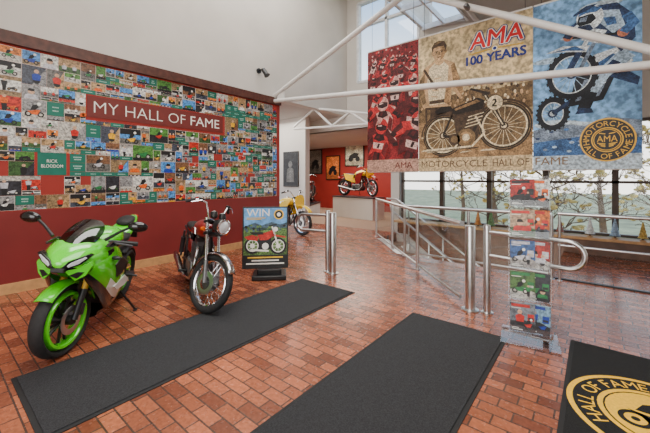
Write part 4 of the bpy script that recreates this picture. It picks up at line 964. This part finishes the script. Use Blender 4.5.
# ------------------------------------------------------------------ roof trusses
t = empty('roof_truss', (0,0,0), (0,0,0), 'white tubular roof truss crossing in front of the hanging banners', 'truss')
TY = 5.3
A0,A1 = pt(276,95,TY),pt(398,0,TY); d = (A1-A0); MB().cyl(A0-d*.02,A0+d*1.34,.052,16).build('rafter_tube', M['white_pipe'], t)
B0,B1 = pt(440,0,TY+.06),pt(650,50,TY+.06); d = B1-B0; MB().cyl(B0-d*.48,B1+d*.5,.05,16).build('rafter_tube', M['white_pipe'], t)
C0,C1 = pt(276,101,TY),pt(650,65,TY); d = C1-C0; MB().cyl(C0-d*.02,C1+d*.45,.05,16).build('tie_tube', M['white_pipe'], t)
m = MB(); m.box(pt(281,97,TY),(.22,.03,.22)); m.build('end_plate', M['white_pipe'], t)
m = MB(); m.lathe([(.02,-.08),(.04,-.05),(.04,.05),(.02,.08)],pt(467,7,TY-.02),(0,1,0)); m.build('joint', M['alu'], t)
for x in (-2.1,-.6,1.0):
    t = empty('ceiling_purlin', (x,3,zc(x)-.09), (0,0,0), {-2.1:'white ceiling purlin tube beside the skylight',-.6:'white ceiling purlin tube above the sepia banner',1.0:'white ceiling purlin tube above the blue banner'}[x], 'purlin')
    MB().cyl((0,-5.6,0),(0,5.3,0),.05,12).build('tube', M['white_pipe'], t)
    for y in (-3,0,3):
        m = MB(); m.box((0,y,.06),(.12,.06,.07)); m.build('bracket', M['white_pipe'], t)
t = empty('roof_truss', (0,0,0), (0,0,0), 'smaller white tubular truss over the gallery opening, beyond the red wall', 'truss')
for a,b in (((290,106),(372,114)),((294,129),(372,124)),((294,127),(314,109)),((314,109),(332,126)),((332,126),(350,112)),((350,112),(368,124))):
    MB().cyl(pt(*a,7.0),pt(*b,7.0),.032,12).build('truss_tube', M['white_pipe'], t)

# ------------------------------------------------------------------ gallery fittings
P0 = pt(283,152,7.46); P1 = pt(298,187,7.46)
t = empty('framed_picture', (0,0,0), (0,0,0), 'dark framed picture on the white wall above the yellow motorcycle', 'picture')
m = MB(); m.bounds(P0.x,P1.x,7.46,7.5,P1.z,P0.z); m.build('frame', M['black'], t, bevel=.01)
p = Flat(lambda a,b,l:(P0.x+.05+a*(P1.x-P0.x-.1),7.455-l*.002,P1.z+.05+b*(P0.z-P1.z-.1)))
p.rect(0,0,1,1,0,0); p.circ(.5,.65,.16,1,1,20,.1); p.poly([(.2,.1),(.8,.1),(.75,.5),(.5,.57),(.25,.5)],1,1); p.build('print', [pm('picture_dark',S(46,48,52)),pm('picture_grey',S(110,110,108))], t, flat=True, recalc=False)
t = empty('display_plinth', (-8.85,9.75,0), (0,0,R(-62)), 'low grey plinth under the distant black motorcycle', 'plinth')
MB().bounds(-1.02,1.02,-.3,.3,0,.46).build('body', M['grey_wall'], t); MB().bounds(-1.05,1.05,-.32,.32,.46,.5).build('top', M['dgrey'], t, bevel=.005)
t = empty('display_plinth', (-7.0,10.55,0), (0,0,R(-8)), 'white plinth under the distant yellow and red off-road motorcycle', 'plinth')
MB().bounds(-1.0,1.0,-.34,.34,0,.76).build('body', M['white_wall'], t); MB().bounds(-1.03,1.03,-.37,.37,.76,.8).build('top', M['dgrey'], t, bevel=.005)
for u0,v0,u1,v1,c,nm,lab in ((309,150,322,174,S(120,110,100),'grey','grey poster on the red gallery wall, leftmost in the doorway'),
                      (326,156,340,180,S(225,120,50),'orange','orange poster on the red gallery wall, middle of the doorway'),
                      (345,144,364,166,S(240,228,196),'cream','bright cream poster on the gallery wall above the off-road motorcycle')):  # cream print is coloured bright to stand in for a lit picture
    a = pt(u0,v0,12.97); b = pt(u1,v1,12.97)
    t = empty('wall_poster', (0,0,0), (0,0,0), lab, 'poster')
    MB().bounds(a.x,b.x,12.96,13,b.z,a.z).build('frame', M['black'], t)
    p = Flat(lambda s,q,l:(a.x+.05+s*(b.x-a.x-.1),12.955-l*.003,b.z+.05+q*(a.z-b.z-.1))); p.rect(0,0,1,1,0,0); p.rect(0,0,1,.3,.5,2); p.circ(.3,.3,.13,1,1); p.circ(.7,.3,.13,1,1); p.poly([(.2,.45),(.4,.3),(.65,.35),(.8,.55),(.5,.6)],2,1)
    p.build('print', [pm('poster_'+nm,c,.4,4),M['ph_dark'],pm('poster_ground_'+nm,tuple(q*.5 for q in c),.4,6)], t, flat=True, recalc=False)

# ------------------------------------------------------------------ light
def area(loc, rot, sx, sy, e, col=(1,1,1)):
    l = bpy.data.lights.new('area','AREA'); l.shape = 'RECTANGLE'; l.size = sx; l.size_y = sy; l.energy = e; l.color = col
    o = bpy.data.objects.new('area_light', l); COL.objects.link(o); o.location = loc; o.rotation_euler = rot
area((-1.2,1.5,4.7),(0,0,0),3,4,265,(1,.96,.90))
area((-4.7,3.4,7.1),(0,0,0),1.6,5,290,(1,.97,.93))
area((-1.5,-2.4,2.3),(R(80),0,R(20)),4,2.5,115,(1,.97,.93))
area((-8.0,10.5,2.9),(0,0,0),4,3,240,(1,.9,.78))
area((-8.0,6.6,3.3),(0,0,0),2.5,1.5,80,(1,.95,.88))
w = bpy.data.worlds.new('sky'); SC.world = w; w.use_nodes = True
n = w.node_tree.nodes; l = w.node_tree.links; bg = n['Background']
tc = n.new('ShaderNodeTexCoord'); sp = n.new('ShaderNodeSeparateXYZ'); rp = n.new('ShaderNodeValToRGB')
e0 = rp.color_ramp.elements
e0[0].color = (1,.97,.92,1); e0[0].position = .12
e0[1].color = (.18,.33,.56,1); e0[1].position = .5
l.new(tc.outputs['Generated'], sp.inputs[0]); l.new(sp.outputs['Z'], rp.inputs['Fac']); l.new(rp.outputs['Color'], bg.inputs['Color'])
bg.inputs['Strength'].default_value = 3.4
